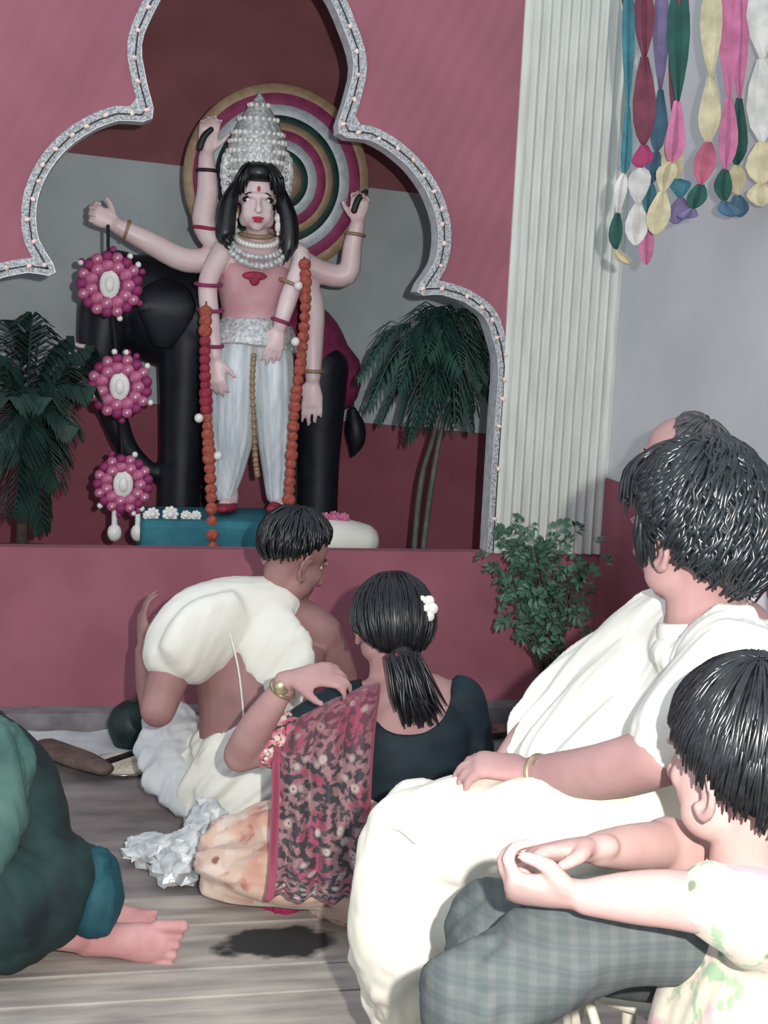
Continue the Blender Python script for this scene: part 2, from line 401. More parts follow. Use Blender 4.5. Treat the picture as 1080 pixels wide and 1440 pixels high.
# cloth bands of the wall behind the idol
YB = 5.8
bl0, bl1 = at_y(220, 568, YB), at_y(690, 610, YB); tl0, tl1 = at_y(120, 218, YB), at_y(610, 275, YB)
def lineat(a, b, x): return a.z + (b.z-a.z)*(x-a.x)/(b.x-a.x)
XL, XR = -1.6, 2.3
bk = MB(); box(bk, ((XL+XR)/2, YB+.05, 1.6), (XR-XL, .06, 2.6)); WB = struct('wall_back', bk, M['brown_red'])
for (zl0, zl1, zr0, zr1, mt) in ((.35, lineat(bl0, bl1, XL), .35, lineat(bl0, bl1, XR), 'maroon'),
                                 (lineat(bl0, bl1, XL), lineat(tl0, tl1, XL), lineat(bl0, bl1, XR), lineat(tl0, tl1, XR), 'blue_grey'),
                                 (lineat(tl0, tl1, XL), 2.85, lineat(tl0, tl1, XR), 2.85, 'brown_red')):
    q = MB(); prism(q, [(XL, zl0), (XR, zr0), (XR, zr1), (XL, zl1)], YB-.01, YB+.03); build('cloth_band', q, M[mt], WB, False)
cl = MB(); box(cl, (.3, 5.3, 2.86), (4.0, 1.2, .06)); struct('ceiling_stage_added', cl, M['brown_red'])  # unseen ceiling added over the recess to keep its inside dark
sd = MB(); box(sd, (2.02, 5.3, 1.6), (.06, 1.1, 2.5)); struct('wall_stage_side', sd, M['maroon'])
# right wall with red lower part
WX = 1.9
zw = at_x(866, 676, WX).z
wr = MB(); box(wr, (WX+.05, 2.9, 1.5), (.1, 3.62, 3.0)); WR = struct('wall_right', wr, M['grey_wall'])
wa = MB(); box(wa, (WX-.006, 2.9, zw/2), (.014, 3.6, zw)); build('wainscot', wa, M['wainscot'], WR, False)

# multifoil arch panel
AX = .565
Rt = [(499, 90), (489, 140), (478, 186), (520, 195), (548, 210), (575, 233), (597, 262), (612, 295), (618, 330), (612, 370), (588, 410), (620, 412), (652, 422), (682, 444), (694, 475), (702, 515)]
half = [(at_y(x, y, YF).x - AX, at_y(x, y, YF).z) for x, y in Rt]
half = [(0.0, 2.60), (.12, 2.56), (.24, 2.46), (.31, 2.34)] + half
xj = at_y(700, 545, YF).x - AX
half = half + [(xj, 1.05), (xj, .6)]
def smooth_lobes(h):
    out = []
    # cusps are the inward corners after the top lobe and the middle lobe
    cut = [0, 8, 16, len(h)-1]
    for a, bq in zip(cut[:-1], cut[1:]):
        seg = [V((p[0], p[1], 0)) for p in h[a:bq+1]]
        out += [(q.x, q.y) for q in crom(seg, 3)][:-1]
    return out + [h[-1]]
outl = smooth_lobes(half)
path = [(AX+u, z) for u, z in reversed(outl)] + [(AX-u, z) for u, z in outl[1:]]   # right foot, over the top, left foot
PX0, PX1, PZ = -3.1, 1.49, 2.85
mbp = MB()
ni = len(outl)
from mathutils.geometry import tessellate_polygon
poly = [(PX1, .6), (PX1, PZ), (PX0, PZ), (PX0, .6)] + list(reversed(path))
poly = [p for i, p in enumerate(poly) if i == 0 or (V(p)-V(poly[i-1])).length > 1e-5]
tri = tessellate_polygon([[V((x, z, 0)) for x, z in poly]])
n = len(poly)
mbp.add([V((x, YF, z)) for x, z in poly] + [V((x, YF+.07, z)) for x, z in poly], [tuple(t3) for t3 in tri] + [tuple(i+n for i in t3) for t3 in tri] + [(i, (i+1) % n, n+(i+1) % n, n+i) for i in range(n)])
ARCH = tag(build('arch_panel', mbp, M['arch_cloth'], None, False), 'red cloth stage front cut into a many-lobed arch edged with fairy lights', 'arch')
# silver strip on the front edge, silver reveal inside
def offset_path(pth, d):
    out = []
    for i, p in enumerate(pth):
        a = V(pth[max(i-1, 0)]); c = V(pth[min(i+1, len(pth)-1)]); tn = (c-a)
        tn = tn.normalized() if tn.length else V((0, 1)); nr = V((tn.y, -tn.x)); out.append((p[0]+nr.x*d, p[1]+nr.y*d))
    good = [min((V(o)-V(p)).length for p in pth) > abs(d)*.93 for o in out]
    for i in range(1, len(out)):
        if not good[i]:
            j = i
            while j < len(out)-1 and not good[j]: j += 1
            out[i] = out[i-1] if (i % 2 or not good[j]) else out[j]
    return out
op = offset_path(path, .040); ip = offset_path(path, -.004)
eb = MB(); k = len(path)
for yy in (YF-.008, YF+.004): eb.add([V((x, yy, z)) for x, z in op] + [V((x, yy, z)) for x, z in ip], [(i, i+1, k+i+1, k+i) for i in range(k-1)])
eb.add([V((x, YF-.008, z)) for x, z in op] + [V((x, YF+.004, z)) for x, z in op], [(i, i+1, k+i+1, k+i) for i in range(k-1)])
build('glitter_edging', eb, M['glitter'], ARCH, False)
rv = MB(); i2 = offset_path(path, -.006)
rv.add([V((x, YF-.008, z)) for x, z in ip] + [V((x, YF+.085, z)) for x, z in ip] + [V((x, YF-.008, z)) for x, z in i2] + [V((x, YF+.085, z)) for x, z in i2], [(i, i+1, k+i+1, k+i) for i in range(k-1)] + [(2*k+i, 2*k+i+1, 3*k+i+1, 3*k+i) for i in range(k-1)] + [(i, i+1, 2*k+i+1, 2*k+i) for i in range(k-1)] + [(k+i, k+i+1, 3*k+i+1, 3*k+i) for i in range(k-1)])
build('silver_reveal', rv, M['reveal'], ARCH, False)
bm_b = MB(); ball(bm_b, (0, 0, 0), (.0065, .0065, .009), None, 8, 6); bulb_me = bm_b.mesh('bulb'); bulb_me.materials.append(M['bulb'])
mp_ = offset_path(path, .016); acc = 0; last = V(mp_[0])
for p in mp_:
    p = V(p); acc += (p-last).length; 
    if acc > .058:
        acc = 0; o = bpy.data.objects.new('bulb', bulb_me); COL.objects.link(o)
        o.location = (p.x + random.uniform(-.008, .008), YF-.012, p.y + random.uniform(-.006, .006)); o.rotation_euler = (random.uniform(-1, 1), random.uniform(-1.5, 1.5), 0); o.scale = (1.15,)*3; o.parent = ARCH
    last = p
wp = MB(); loft(wp, [V((x, YF-.010, z)) for x, z in mp_[::2]], [.0025]*len(mp_[::2]), 5, None, 1); build('wire', wp, M['wire'], ARCH)

# pleated white pillar
pl = MB(); px0, px1 = 1.487, 1.899; nf = 12; cols = []
for i in range(nf*8+1):
    x = px0 + (px1-px0)*i/(nf*8); ph = 2*math.pi*i/8
    edge = min(i, nf*8-i)/(nf*8)
    cols.append((x, YF-.014 + .009*math.cos(ph)*(1 if edge > .08 else .3)))
k = len(cols); zs = [.60, 2.85]
vs = [V((x, y, z)) for z in zs for x, y in cols] + [V((x, YF+.12, z)) for z in zs for x in (px0, px1)]
fs = [(i, i+1, k+i+1, k+i) for i in range(k-1)] + [(0, k, 2*k+2, 2*k), (k-1, 2*k-1, 2*k+3, 2*k+1), tuple(list(range(k-1, -1, -1)) + [2*k, 2*k+1]), tuple(list(range(k, 2*k)) + [2*k+3, 2*k+2])]
pl.add(vs, fs); tag(build('pleated_pillar', pl, M['pillar'], None, False), 'broad white pleated pillar beside the red arch', 'pillar')
# ================================================================== body tools
def axes_of(face, up=(0, 0, 1)):
    y = V(face).normalized(); z = V(up); z = (z - y*z.dot(y)).normalized(); x = y.cross(z); return x, y, z
def head(mb, c, face, h=.225, up=(0, 0, 1), ears=True):
    x, y, z = axes_of(face, up); s = h/.225; c = V(c)
    def L(a, b2, d): return c + (x*a + y*b2 + z*d)*s
    def B(p, r): ball(mb, L(*p), tuple(q*s for q in r), (x, y, z), 20, 14)
    B((0, -.012, .035), (.074, .093, .080)); B((0, .030, -.030), (.060, .062, .078)); B((0, .060, -.088), (.026, .024, .021))
    B((0, .083, .020), (.046, .014, .011)); B((0, .088, -.060), (.023, .011, .007)); B((0, .087, -.072), (.019, .010, .007))
    for q in (-1, 1): B((q*.036, .062, -.022), (.020, .018, .020)); B((q*.045, .02, -.065), (.02, .04, .03))
    loft(mb, [L(0, .090, .018), L(0, .103, -.012), L(0, .110, -.032)], [.008*s, .010*s, .015*s], 10, None, 3)
    if ears:
        for q in (-1, 1):
            loft(mb, [L(q*.074, -.010, -.040), L(q*.080, -.018, -.012), L(q*.077, -.012, .010)], [(.009*s, .006*s), (.014*s, .006*s), (.012*s, .006*s)], 10, y, 3)
            loft(mb, [L(q*.078, .002, -.040), L(q*.084, -.014, -.050), L(q*.092, -.034, -.030), L(q*.096, -.038, -.004), L(q*.094, -.026, .018), L(q*.085, -.006, .018), L(q*.078, .004, .004)], [.0075*s, .008*s, .0065*s, .0065*s, .0065*s, .006*s, .005*s], 8, None, 3)
    return L
def eyes(parent, L, x, y, z, s, iris_r=.0065):
    for q in (-1, 1):
        e = MB(); ball(e, L(q*.030, .0615, .004), (.0155*s, .011*s, .0085*s), (x, y, z), 14, 10); eo = build('eye', e, M['eye_white'], parent)
        i = MB(); ball(i, L(q*.030, .0705, .004), (iris_r*s, .004*s, iris_r*s), (x, y, z), 12, 8); build('iris', i, M['iris'], eo)
        bw = MB(); loft(bw, [L(q*.013, .083, .022), L(q*.030, .077, .028), L(q*.048, .060, .022)], [.0025*s, .0042*s, .002*s], 6, None, 3); build('eyebrow', bw, M['black_hair'], parent)
def hand(mb, wr, d, n, thumb, s=1.0, curl=(.35, .5, .4), spread=.1, thumb_curl=.3, rel=(0, 0, 0, 0)):
    d = V(d).normalized(); n = V(n); n = (n - d*n.dot(d)).normalized(); sd = V(thumb); sd = (sd - d*sd.dot(d) - n*sd.dot(n)).normalized()
    wr = V(wr)
    loft(mb, [wr - d*.02*s, wr + d*.012*s, wr + d*.05*s, wr + d*.088*s], [(.025*s, .019*s), (.028*s, .019*s), (.039*s, .017*s), (.040*s, .013*s)], 14, sd, 3)
    ax = d.cross(n)
    if (Quaternion(ax, .1) @ d).dot(n) < 0: ax = -ax
    for i, (o, ln) in enumerate(((.031, .072), (.0105, .082), (-.0105, .076), (-.030, .060))):
        p = wr + d*(.088 - .006*abs(i-1))*s + sd*o*s
        dd = (d + sd*(o*spread*22)).normalized(); pts = [p - dd*.012*s, p]
        a = 0; prev = p
        for j, fr in enumerate((.45, .32, .25)):
            a += curl[j] + rel[i]; q = prev + (Quaternion(ax, a) @ dd)*ln*fr*s; pts.append(q); prev = q
        loft(mb, pts, [.0095*s, .0097*s, .0088*s, .0080*s, .0068*s], 10, None, 2)
    tb = wr + d*.024*s + sd*.028*s; td = (d*.62 + sd*.68 + n*.35).normalized()
    t2 = (td*(1-thumb_curl) + d*thumb_curl + n*.25*thumb_curl).normalized()
    loft(mb, [wr + d*.012*s + sd*.012*s, tb, tb + td*.036*s, tb + td*.036*s + t2*.032*s], [.015*s, .0145*s, .0115*s, .0085*s], 10, None, 3)
def hair_cap(mb, c, axes, rad, line, nstr=260, sr=.0042, wave=0, wfreq=3, lift=.004, overshoot=6, whorl=(0, -.35), seed=1, tilt=.0, nz=.03):
    """hair grown from a whorl: closed cap plus strands that follow the skull; line(az) = polar angle of the hairline, az 0 = face"""
    rnd = random.Random(seed); x, y, z = axes; c = V(c)
    # pole shifted back
    zz = (z + y*whorl[1] + x*whorl[0]).normalized(); yy = (y - zz*y.dot(zz)).normalized(); xx = yy.cross(zz)
    def surf(az, th, off=0):
        d = zz*math.cos(th) + (yy*math.cos(az) + xx*math.sin(az))*math.sin(th)
        u = V((d.dot(x)/rad[0], d.dot(y)/rad[1], d.dot(z)/rad[2])); r = 1/u.length
        return c + d*(r*(1 + nz*noise.noise(d*4 + V((seed, 0, 0)))) + off)
    na, ntn = 40, 14; vs = [surf(0, 0)]; fs = []
    def ringpts(off):
        return [[surf(2*math.pi*k/na, line(2*math.pi*k/na)*i/ntn, off) for k in range(na)] for i in range(1, ntn+1)]
    A = ringpts(0); Bq = ringpts(-.020)
    for r in A: vs += r
    b0 = len(vs); vs.append(surf(0, 0, -.02))
    for r in Bq: vs += r
    for o in (0, b0):
        for k in range(na):
            k2 = (k+1) % na; fs.append((o, o+1+k, o+1+k2))
            for i in range(ntn-1): a = o+1+i*na; fs.append((a+k, a+na+k, a+na+k2, a+k2))
    for k in range(na):
        k2 = (k+1) % na; a = 1+(ntn-1)*na; fs.append((a+k, a+k2, b0+a+k2, b0+a+k))
    mb.add(vs, fs)
    for i in range(nstr):
        az = rnd.uniform(0, 2*math.pi); t0 = rnd.uniform(.03, .75); L = rnd.uniform(.3, .6)
        mx = line(az); e = min(t0+L, 1 + overshoot/100*rnd.random()); ph = rnd.uniform(0, 6.28); sw = rnd.uniform(-.1, .1) + tilt
        pts = []; rs = []
        K = 9 if wave else 6
        for j in range(K):
            f = j/(K-1); th = mx*(t0 + (e-t0)*f); a2 = az + sw*f + wave*math.sin(ph + wfreq*6.28*f)/max(.3, math.sin(th))
            pts.append(surf(a2, th, lift*(.2 + math.sin(math.pi*min(1, f*1.02))*1.0) + wave*.03*math.cos(ph + wfreq*6.28*f))); rs.append(sr*(.45 + .55*math.sin(math.pi*(.1+.85*f))))
        loft(mb, pts, rs, 5, None, 1)
def strands(mb, paths, n, spread, r, seed=2):
    rnd = random.Random(seed)
    for i in range(n):
        ps = rnd.choice(paths); o = V((rnd.gauss(0, spread), rnd.gauss(0, spread), rnd.gauss(0, spread)))
        pts = [V(p) + o*(.5+.8*j/len(ps)) + V((rnd.gauss(0, spread*.15),)*3) for j, p in enumerate(ps)]
        loft(mb, pts, [r*.7] + [r]*(len(pts)-2) + [r*.35], 5, None, 3)

# ================================================================== IDOL
YI = 5.2
def S(px, py, dy=0): return at_y(px, py, YI+dy)
PXM = .00266
IDOL = thing('idol_statue', V((S(355, 712).x, YI, .66)), 'painted clay idol with many arms, tall silver crown and silver dhoti', 'statue')
face_i = V((-.06, -1, -.04)); xi, yi, zi = axes_of(face_i)
ib = MB()
hc = S(361, 284, -.06)
LI = head(ib, hc, face_i, .215)
for sx in (-1, 1): ball(ib, LI(sx*.026, .050, -.048), (.032, .032, .036))
loft(ib, [S(362, 318, -.03), S(360, 345, 0), S(358, 352, 0)], [.042, .046, .06], 14)
loft(ib, [S(355, 475), S(355, 440), S(357, 400, -.005), S(358, 365), S(359, 346, .01)], [(.125, .09), (.108, .08), (.132, .092), (.145, .09), (.10, .06)], 20, V((1, 0, 0)))
arms_i = {
 'raised': [S(318, 352), S(288, 318, .02), S(292, 268, .03), S(290, 222, .03)],
 'reach': [S(315, 362, .03), S(262, 366, .02), S(205, 338, -.02), S(166, 318, -.03)],
 'front_l': [S(314, 352, -.04), S(293, 395, -.09), S(296, 450, -.12), S(302, 500, -.13)],
 'front_r': [S(408, 352, -.04), S(424, 366, -.09), S(404, 425, -.13), S(394, 458, -.13)],
 'up_r': [S(408, 358, .03), S(450, 382, .03), S(488, 386, .02), S(496, 345, .0), S(503, 316, -.01)],
 'down_r': [S(410, 360, .05), S(438, 420, .05), S(440, 480, .02), S(440, 530, .0)]}
for k_, p in arms_i.items():
    m_ = len(p); r = [.046, .045, .040, .030] if m_ == 4 else [.046, .044, .042, .036, .029]
    if 'front' in k_: r = [.042, .036, .033, .026]
    loft(ib, p, r, 14)
hand(ib, S(290, 214, .03), V((.1, 0, 1)), V((0, -1, .1)), V((1, 0, 0)), .95, (.5, .7, .5))
hand(ib, S(163, 316, -.03), V((-.8, -.1, .35)), V((.1, -1, 0)), V((.2, 0, 1)), .95, (.8, .9, .6))
hand(ib, S(302, 506, -.13), V((.1, -.1, -1)), V((.3, .9, 0)), V((1, 0, 0)), .9, (.4, .5, .4))
hand(ib, S(393, 462, -.13), V((-.22, 0, -1)), V((0, 1, 0)), V((-1, 0, 0)), .85, (.2, .3, .2))
hand(ib, S(503, 312, -.01), V((.05, -.1, 1)), V((-.2, -1, 0)), V((-1, 0, .1)), .9, (.7, .8, .5))
hand(ib, S(440, 536, 0), V((0, -.05, -1)), V((.2, 1, 0)), V((-1, 0, 0)), 1.0, (.15, .25, .2))
for px in (322, 392): loft(ib, [S(px, 690, 0), S(px, 705, -.01), S(px + (-6 if px < 350 else 6), 712, -.07)], [.035, .034, .026], 12)
fuse('body', ib, M['idol'], IDOL, .006, 3)
s_i = .215/.225
eyes(IDOL, LI, xi, yi, zi, s_i*1.30, .0068)
for sx in (-1, 1):
    q = MB(); ball(q, LI(sx*.032, .0600, .0055), (.0255, .0125, .0135), (xi, yi, zi), 14, 8); build('eye_liner', q, M['black'], IDOL)
lp = MB(); ball(lp, LI(0, .094, -.062), (.021, .008, .0065), (xi, yi, zi), 12, 8); ball(lp, LI(0, .092, -.072), (.016, .008, .006), (xi, yi, zi), 12, 8); build('lips', lp, M['lips'], IDOL)
bd = MB(); ball(bd, LI(0, .090, .045), (.006, .004, .010), (xi, yi, zi), 10, 6); build('forehead_mark', bd, M['lips'], IDOL)
# rose bodice on the chest
ch = MB(); loft(ch, [S(355, 466), S(355, 440, -.003), S(357, 400, -.010), S(358, 378, -.006)], [(.121, .094), (.112, .085), (.136, .098), (.139, .094)], 32, V((1, 0, 0))); build('bodice', ch, M['idol_chest'], IDOL)
# hair
ih = MB()
hair_cap(ih, LI(0, -.014, .036), (xi, yi, zi), (.083, .104, .092), lambda a: math.radians(62 + 50*(.5-.5*math.cos(a))), 120, .004, 0, 3, .003, seed=3)
ball(ih, LI(0, .015, .105), (.070, .075, .045), (xi, yi, zi), 20, 12); strands(ih, [[LI(0, -.03, .14), LI(sx*.04, .05, .13), LI(sx*.075, .075, .085), LI(sx*.082, .05, .03)] for sx in (-1.05, -.9, -.7, .7, .9, 1.05)], 60, .006, .006, 9)
for sg, pts in ((-1, [(332, 262), (322, 285), (318, 310), (317, 333), (321, 340)]), (1, [(390, 262), (400, 290), (406, 315), (406, 345), (400, 362)])):
    ps = [S(px, py, -.05 - .012*i) for i, (px, py) in enumerate(pts)]
    loft(ih, ps, [.022, .032, .036, .034, .014], 12); strands(ih, [ps], 26, .014, .006, 5+sg)
build('hair', ih, M['black_hair'], IDOL)
# crown: ribbed tall cone with tiers of beads
crn = MB(); cb = LI(0, -.055, .105); rc = Matrix((xi, yi, zi)).transposed()
lathe(crn, [(.092, -.03), (.100, -.015), (.100, 0), (.094, .01), (.098, .04), (.104, .075), (.100, .11), (.088, .14), (.078, .165), (.066, .19), (.050, .215), (.034, .24), (.018, .262), (.008, .275), (.004, .285)], 48, cb, rc, lambda ph, z: .04*math.cos(16*ph))
CR = build('crown', crn, M['silver'], IDOL)
pm = MB(); ball(pm, (0, 0, 0), .0085, None, 8, 6); pearl_me = pm.mesh('pearl'); pearl_me.materials.append(M['pearl'])
def part_w(name, me, loc, parent, rot=None, sc=None):
    """part whose parent mesh sits in world space at the thing's root"""
    o = bpy.data.objects.new(name, me); COL.objects.link(o); o.parent = parent
    top = parent
    while top.parent is not None: top = top.parent
    o.matrix_parent_inverse = Matrix.Translation(-top.location) if parent is top else Matrix.Identity(4)
    o.location = loc
    if rot is not None: o.rotation_euler = rot
    if sc is not None: o.scale = (sc,)*3 if not isinstance(sc, (tuple, list)) else sc
    return o
for zt, rt, nn in ((0, .102, 18), (.04, .101, 16), (.075, .107, 16), (.11, .103, 16), (.14, .091, 14), (.19, .069, 10), (.24, .037, 6)):
    for i in range(nn):
        a = math.pi + math.pi*i/(nn-1) if nn > 1 else 0
        part_w('pearl', pearl_me, cb + rc @ V((rt*math.cos(a), -rt*math.sin(a), zt)), CR, None, random.uniform(.8, 1.25))
# side flares of the crown
for sg in (-1, 1):
    fm = MB()
    for j in range(5):
        a = math.radians(20 + 24*j); r0 = .085
        c0 = cb + xi*sg*.082 + zi*(.045 - .028*j) + yi*.02
        ball(fm, c0 + xi*sg*.022*(1+.25*math.sin(j)), (.026, .010, .030), (xi, yi, zi), 12, 8)
        ball(fm, c0 + xi*sg*.022 + yi*.010, (.009, .009, .009), None, 8, 6)
    build('crown_wing', fm, M['silver'], IDOL)
# earrings, necklaces
for sg in (-1, 1):
    e = MB(); p = LI(sg*.083, .01, -.055); ball(e, p, (.016, .012, .018), None, 12, 8); ball(e, p + V((0, -.004, -.030)), (.013, .011, .022), None, 12, 8); ball(e, p + V((0, -.004, -.056)), .007, None, 8, 6)
    build('earring', e, M['pearl'], IDOL)
for (hy, wd, dz, mt, r) in ((330, .055, .012, 'gold', .009), (336, .075, .030, 'pearl', .010), (340, .095, .060, 'silver', .012), (342, .108, .085, 'silver', .013)):
    nk = MB()
    c0 = S(360, hy, -.02)
    pts = [c0 + V((wd*math.sin(a), -.075*math.cos(a)*(1 if abs(a) < 1.6 else .3) - .012*(hy-330)/4, -dz*(math.cos(a)))) for a in [math.radians(q) for q in range(-95, 96, 10)]]
    loft(nk, pts, [r*.55]*len(pts), 8, None, 1)
    for p in pts: ball(nk, p + V((0, -.002, 0)), r, None, 8, 6)
    build('necklace', nk, M[mt], IDOL)
pd = MB(); c0 = S(358, 388, -.112); ball(pd, c0, (.045, .012, .016)); ball(pd, c0 + V((0, -.004, -.012)), (.020, .012, .024)); build('chest_pendant', pd, M['red'], IDOL)
# dhoti legs, waist and centre pleat
dh = MB()
rip = lambda n_, a: (lambda ph: a*math.sin(n_*ph) + a*.5*math.sin(2.3*n_*ph+1))
loft(dh, [S(334, 470, -.005), S(330, 530, -.02), S(328, 600, -.02), S(322, 655, -.01), S(316, 692, -.01)], [(.082, .095), (.088, .098), (.080, .085), (.060, .065), (.040, .045)], 56, V((1, 0, 0)), 5, True, rip(14, .035))
build('dhoti_leg', dh, M['silk'], IDOL)
dh = MB()
loft(dh, [S(378, 470, -.005), S(384, 530, -.02), S(386, 600, -.02), S(388, 655, -.01), S(388, 696, -.01)], [(.078, .095), (.076, .095), (.068, .08), (.052, .06), (.036, .042)], 56, V((1, 0, 0)), 5, True, rip(14, .035))
build('dhoti_leg', dh, M['silk'], IDOL)
dh = MB(); loft(dh, [S(355, 492, -.02), S(356, 476, -.012), S(356, 455, 0)], [(.170, .122), (.160, .118), (.136, .102)], 56, V((1, 0, 0)), 4, False, rip(20, .02)); WBND = build('waist_cloth', dh, M['silver'], IDOL)
cn = MB(); ps = [S(357, 500, -.13), S(355, 540, -.13), S(357, 590, -.12), S(359, 640, -.10), S(362, 668, -.09)]; loft(cn, ps, [.008]*5, 8)
for q in crom(ps, 5): ball(cn, q, .011, None, 8, 6)
build('gold_chain', cn, M['gold'], IDOL)
# bangles and armlets
def bangle(p, t, r, mt, par=IDOL, w_=.007):
    q = MB(); rot = V(t).to_track_quat('Z', 'Y').to_matrix(); torus(q, p, r, w_, rot, 20, 8); build('bangle', q, M[mt], par)
for p, t, r, mt in ((S(291, 240, .03), (0, 0, 1), .034, 'wire'), (S(293, 400, -.09), (0, -.1, 1), .046, 'magenta'), (S(296, 436, -.11), (0, -.1, 1), .044, 'magenta'), (S(299, 486, -.125), (0, -.1, 1), .036, 'magenta'), (S(395, 452, -.13), (.3, 0, 1), .033, 'magenta'), (S(500, 330, -.005), (.1, 0, 1), .033, 'gold'), (S(440, 522, 0), (0, 0, 1), .035, 'gold'), (S(178, 324, -.025), (1, 0, -.3), .033, 'gold'), (S(410, 400, -.11), (.4, 0, 1), .044, 'gold'), (S(291, 322, .02), (.1, 0, 1), .05, 'red')):
    bangle(p, t, r, mt)
for px, py, dy in ((287, 196, -.01), (504, 284, -.05)):
    q = MB(); loft(q, [S(px-6, py+12, dy), S(px, py-4, dy), S(px+10, py-14, dy)], [.012, .012, .010], 10); build('held_emblem', q, M['wire'], IDOL)
for px in (318, 392):
    sh = MB(); loft(sh, [S(px+2, 708, .02), S(px, 713, -.05), S(px + (-6 if px < 350 else -10), 716, -.13)], [(.036, .022), (.042, .022), (.022, .014)], 14, V((1, 0, 0))); build('slipper', sh, M['red'], IDOL)
# halo of paper rings: a disc behind the head
hcn = at_y(390, 253, YI+.135); rx = Matrix.Rotation(math.pi/2, 3, 'X')
q = MB(); lathe(q, [(.001, .022), (.346, .022), (.346, .009), (.001, .009)], 72, hcn, Matrix(((1, 0, 0), (0, 0, 1), (0, 1, 0)))); loft(q, [V((S(360, 350).x, YI+.04, S(360, 350).z)), V((S(360, 350).x, YI+.15, S(360, 350).z))], [.02, .02], 10, None, 1); HALO = build('halo_disc', q, M['gold'], IDOL)
edges_h = [(.350, 'gold'), (.318, 'magenta'), (.276, 'silver_ring'), (.238, 'dgreen'), (.212, 'gold'), (.186, 'magenta'), (.152, 'silver_ring'), (.118, 'dgreen'), (.092, 'gold'), (.062, 'magenta'), (.034, 'silver_ring')]
for i, (r, mt) in enumerate(edges_h):
    q = MB(); r1 = edges_h[i+1][0] if i+1 < len(edges_h) else 0.001
    lathe(q, [(r1, .010), (r, .010), (r, .0), (r-.004, -.004-.0012*i), (r1+.002, -.004-.0012*i)], 72, hcn, Matrix(((1, 0, 0), (0, 0, 1), (0, 1, 0))))
    build('paper_ring', q, M[mt], HALO)
# ================================================================== base, bolster, flowers
b0, b1 = at_y(198, 740, YI-.22), at_y(452, 740, YI-.22)
bs = MB(); box(bs, ((b0.x+b1.x)/2, YI-.06, .535), (b1.x-b0.x, .38, .25)); o = tag(build('statue_base', bs, M['teal_cloth'], None, False), 'low teal cloth covered base under the idol', 'base')
bv = o.modifiers.new('b', 'BEVEL'); bv.width = .025; bv.segments = 3
bo = MB(); p0, p1 = at_y(440, 728, YI-.16), at_y(508, 748, YI-.16)
loft(bo, [V((p0.x, YI-.15, .585)), V((p0.x+.09, YI-.16, .585)), V((p1.x, YI-.17, .58))], [(.075, .10), (.085, .10), (.07, .09)], 20, V((0, 0, 1)))
o = fuse('bolster', bo, M['white'], None, .01, 4, folds(.006, (1, 0, 0), 30)); tag(o, 'white bolster with pink flowers beside the idol feet', 'bolster')
def rosette(mb, c, r, seed=0, n=9, axes=None):
    rnd = random.Random(seed); ax = axes or (V((1, 0, 0)), V((0, 1, 0)), V((0, 0, 1)))
    ball(mb, c, (r*.55, r*.55, r*.5), ax, 8, 6)
    for i in range(n):
        a = 6.283*i/n; d = ax[0]*math.cos(a) + ax[2]*math.sin(a); e = ax[0]*-math.sin(a) + ax[2]*math.cos(a)
        ball(mb, V(c) + d*r*.62, (r*.34, r*.30, r*.2), (d, e, ax[1]), 8, 6)
for i, (px, py, r) in enumerate(((215, 706, .028), (240, 708, .032), (262, 712, .022), (276, 712, .022), (208, 716, .02))):
    q = MB(); p = at_y(px, py, YI-.20); p.z = .66+r*.5; rosette(q, p, r, i); tag(build('white_flower', q, M['pearl']), 'white flower laid on the teal base below the elephant', 'flower', 'white flowers on the teal base')
for i, (px, py) in enumerate(((444, 716), (458, 714), (470, 716), (484, 718), (476, 708))):
    q = MB(); p = at_y(px, py, YI-.18); p.z = .672 - .012*abs(i-2)/2; rosette(q, p, .026, i+9); tag(build('pink_flower', q, M['pink']), 'pink flower lying on the white bolster', 'flower', 'pink flowers on the bolster')

# ================================================================== garlands
fm = MB(); rosette(fm, (0, 0, 0), .026, 1, 8); ball(fm, (0, 0, 0), (.024, .02, .024)); mari = fm.mesh('marigold'); mari.materials.append(M['orange'])
mari2 = mari.copy(); mari2.materials.clear(); mari2.materials.append(M['red'])
def garland(pts, label, redparts, whites):
    ps = crom([V(p) for p in pts], 12); G = thing('flower_garland', ps[-1], label, 'garland')
    th = MB(); loft(th, ps[::4], [.004]*len(ps[::4]), 6, None, 1); build('thread', th, M['orange'], G)
    acc = 0
    for i in range(1, len(ps)):
        acc += (ps[i]-ps[i-1]).length
        if acc > .025:
            acc = 0; f = i/len(ps); me = mari2 if redparts[0] < f < redparts[1] else mari
            part_w('marigold', me, ps[i], G, (random.uniform(-.4, .4), random.uniform(0, 6), random.uniform(-.4, .4)), random.uniform(.8, 1.05))
    for f in whites:
        p = ps[int(f*(len(ps)-1))]; part_w('white_bud', pearl_me, p + V((-.03*(1 if f < .5 else -1), -.02, 0)), G, None, 2.0)
garland([S(290, 425, -.16), S(288, 500, -.18), S(290, 570, -.17), S(294, 640, -.19), S(297, 700, -.21), V((S(300, 760, -.27).x, YI-.285, .50))], 'orange marigold garland hanging to the base, beside the elephant legs', (.12, .42), (.45, .6))
garland([S(428, 362, -.14), S(430, 420, -.16), S(424, 500, -.16), S(416, 560, -.18), S(410, 640, -.19), S(406, 706, -.20)], 'orange marigold garland hanging down the idol dhoti, on the palm tree side', (.0, .03), (.15, .35))

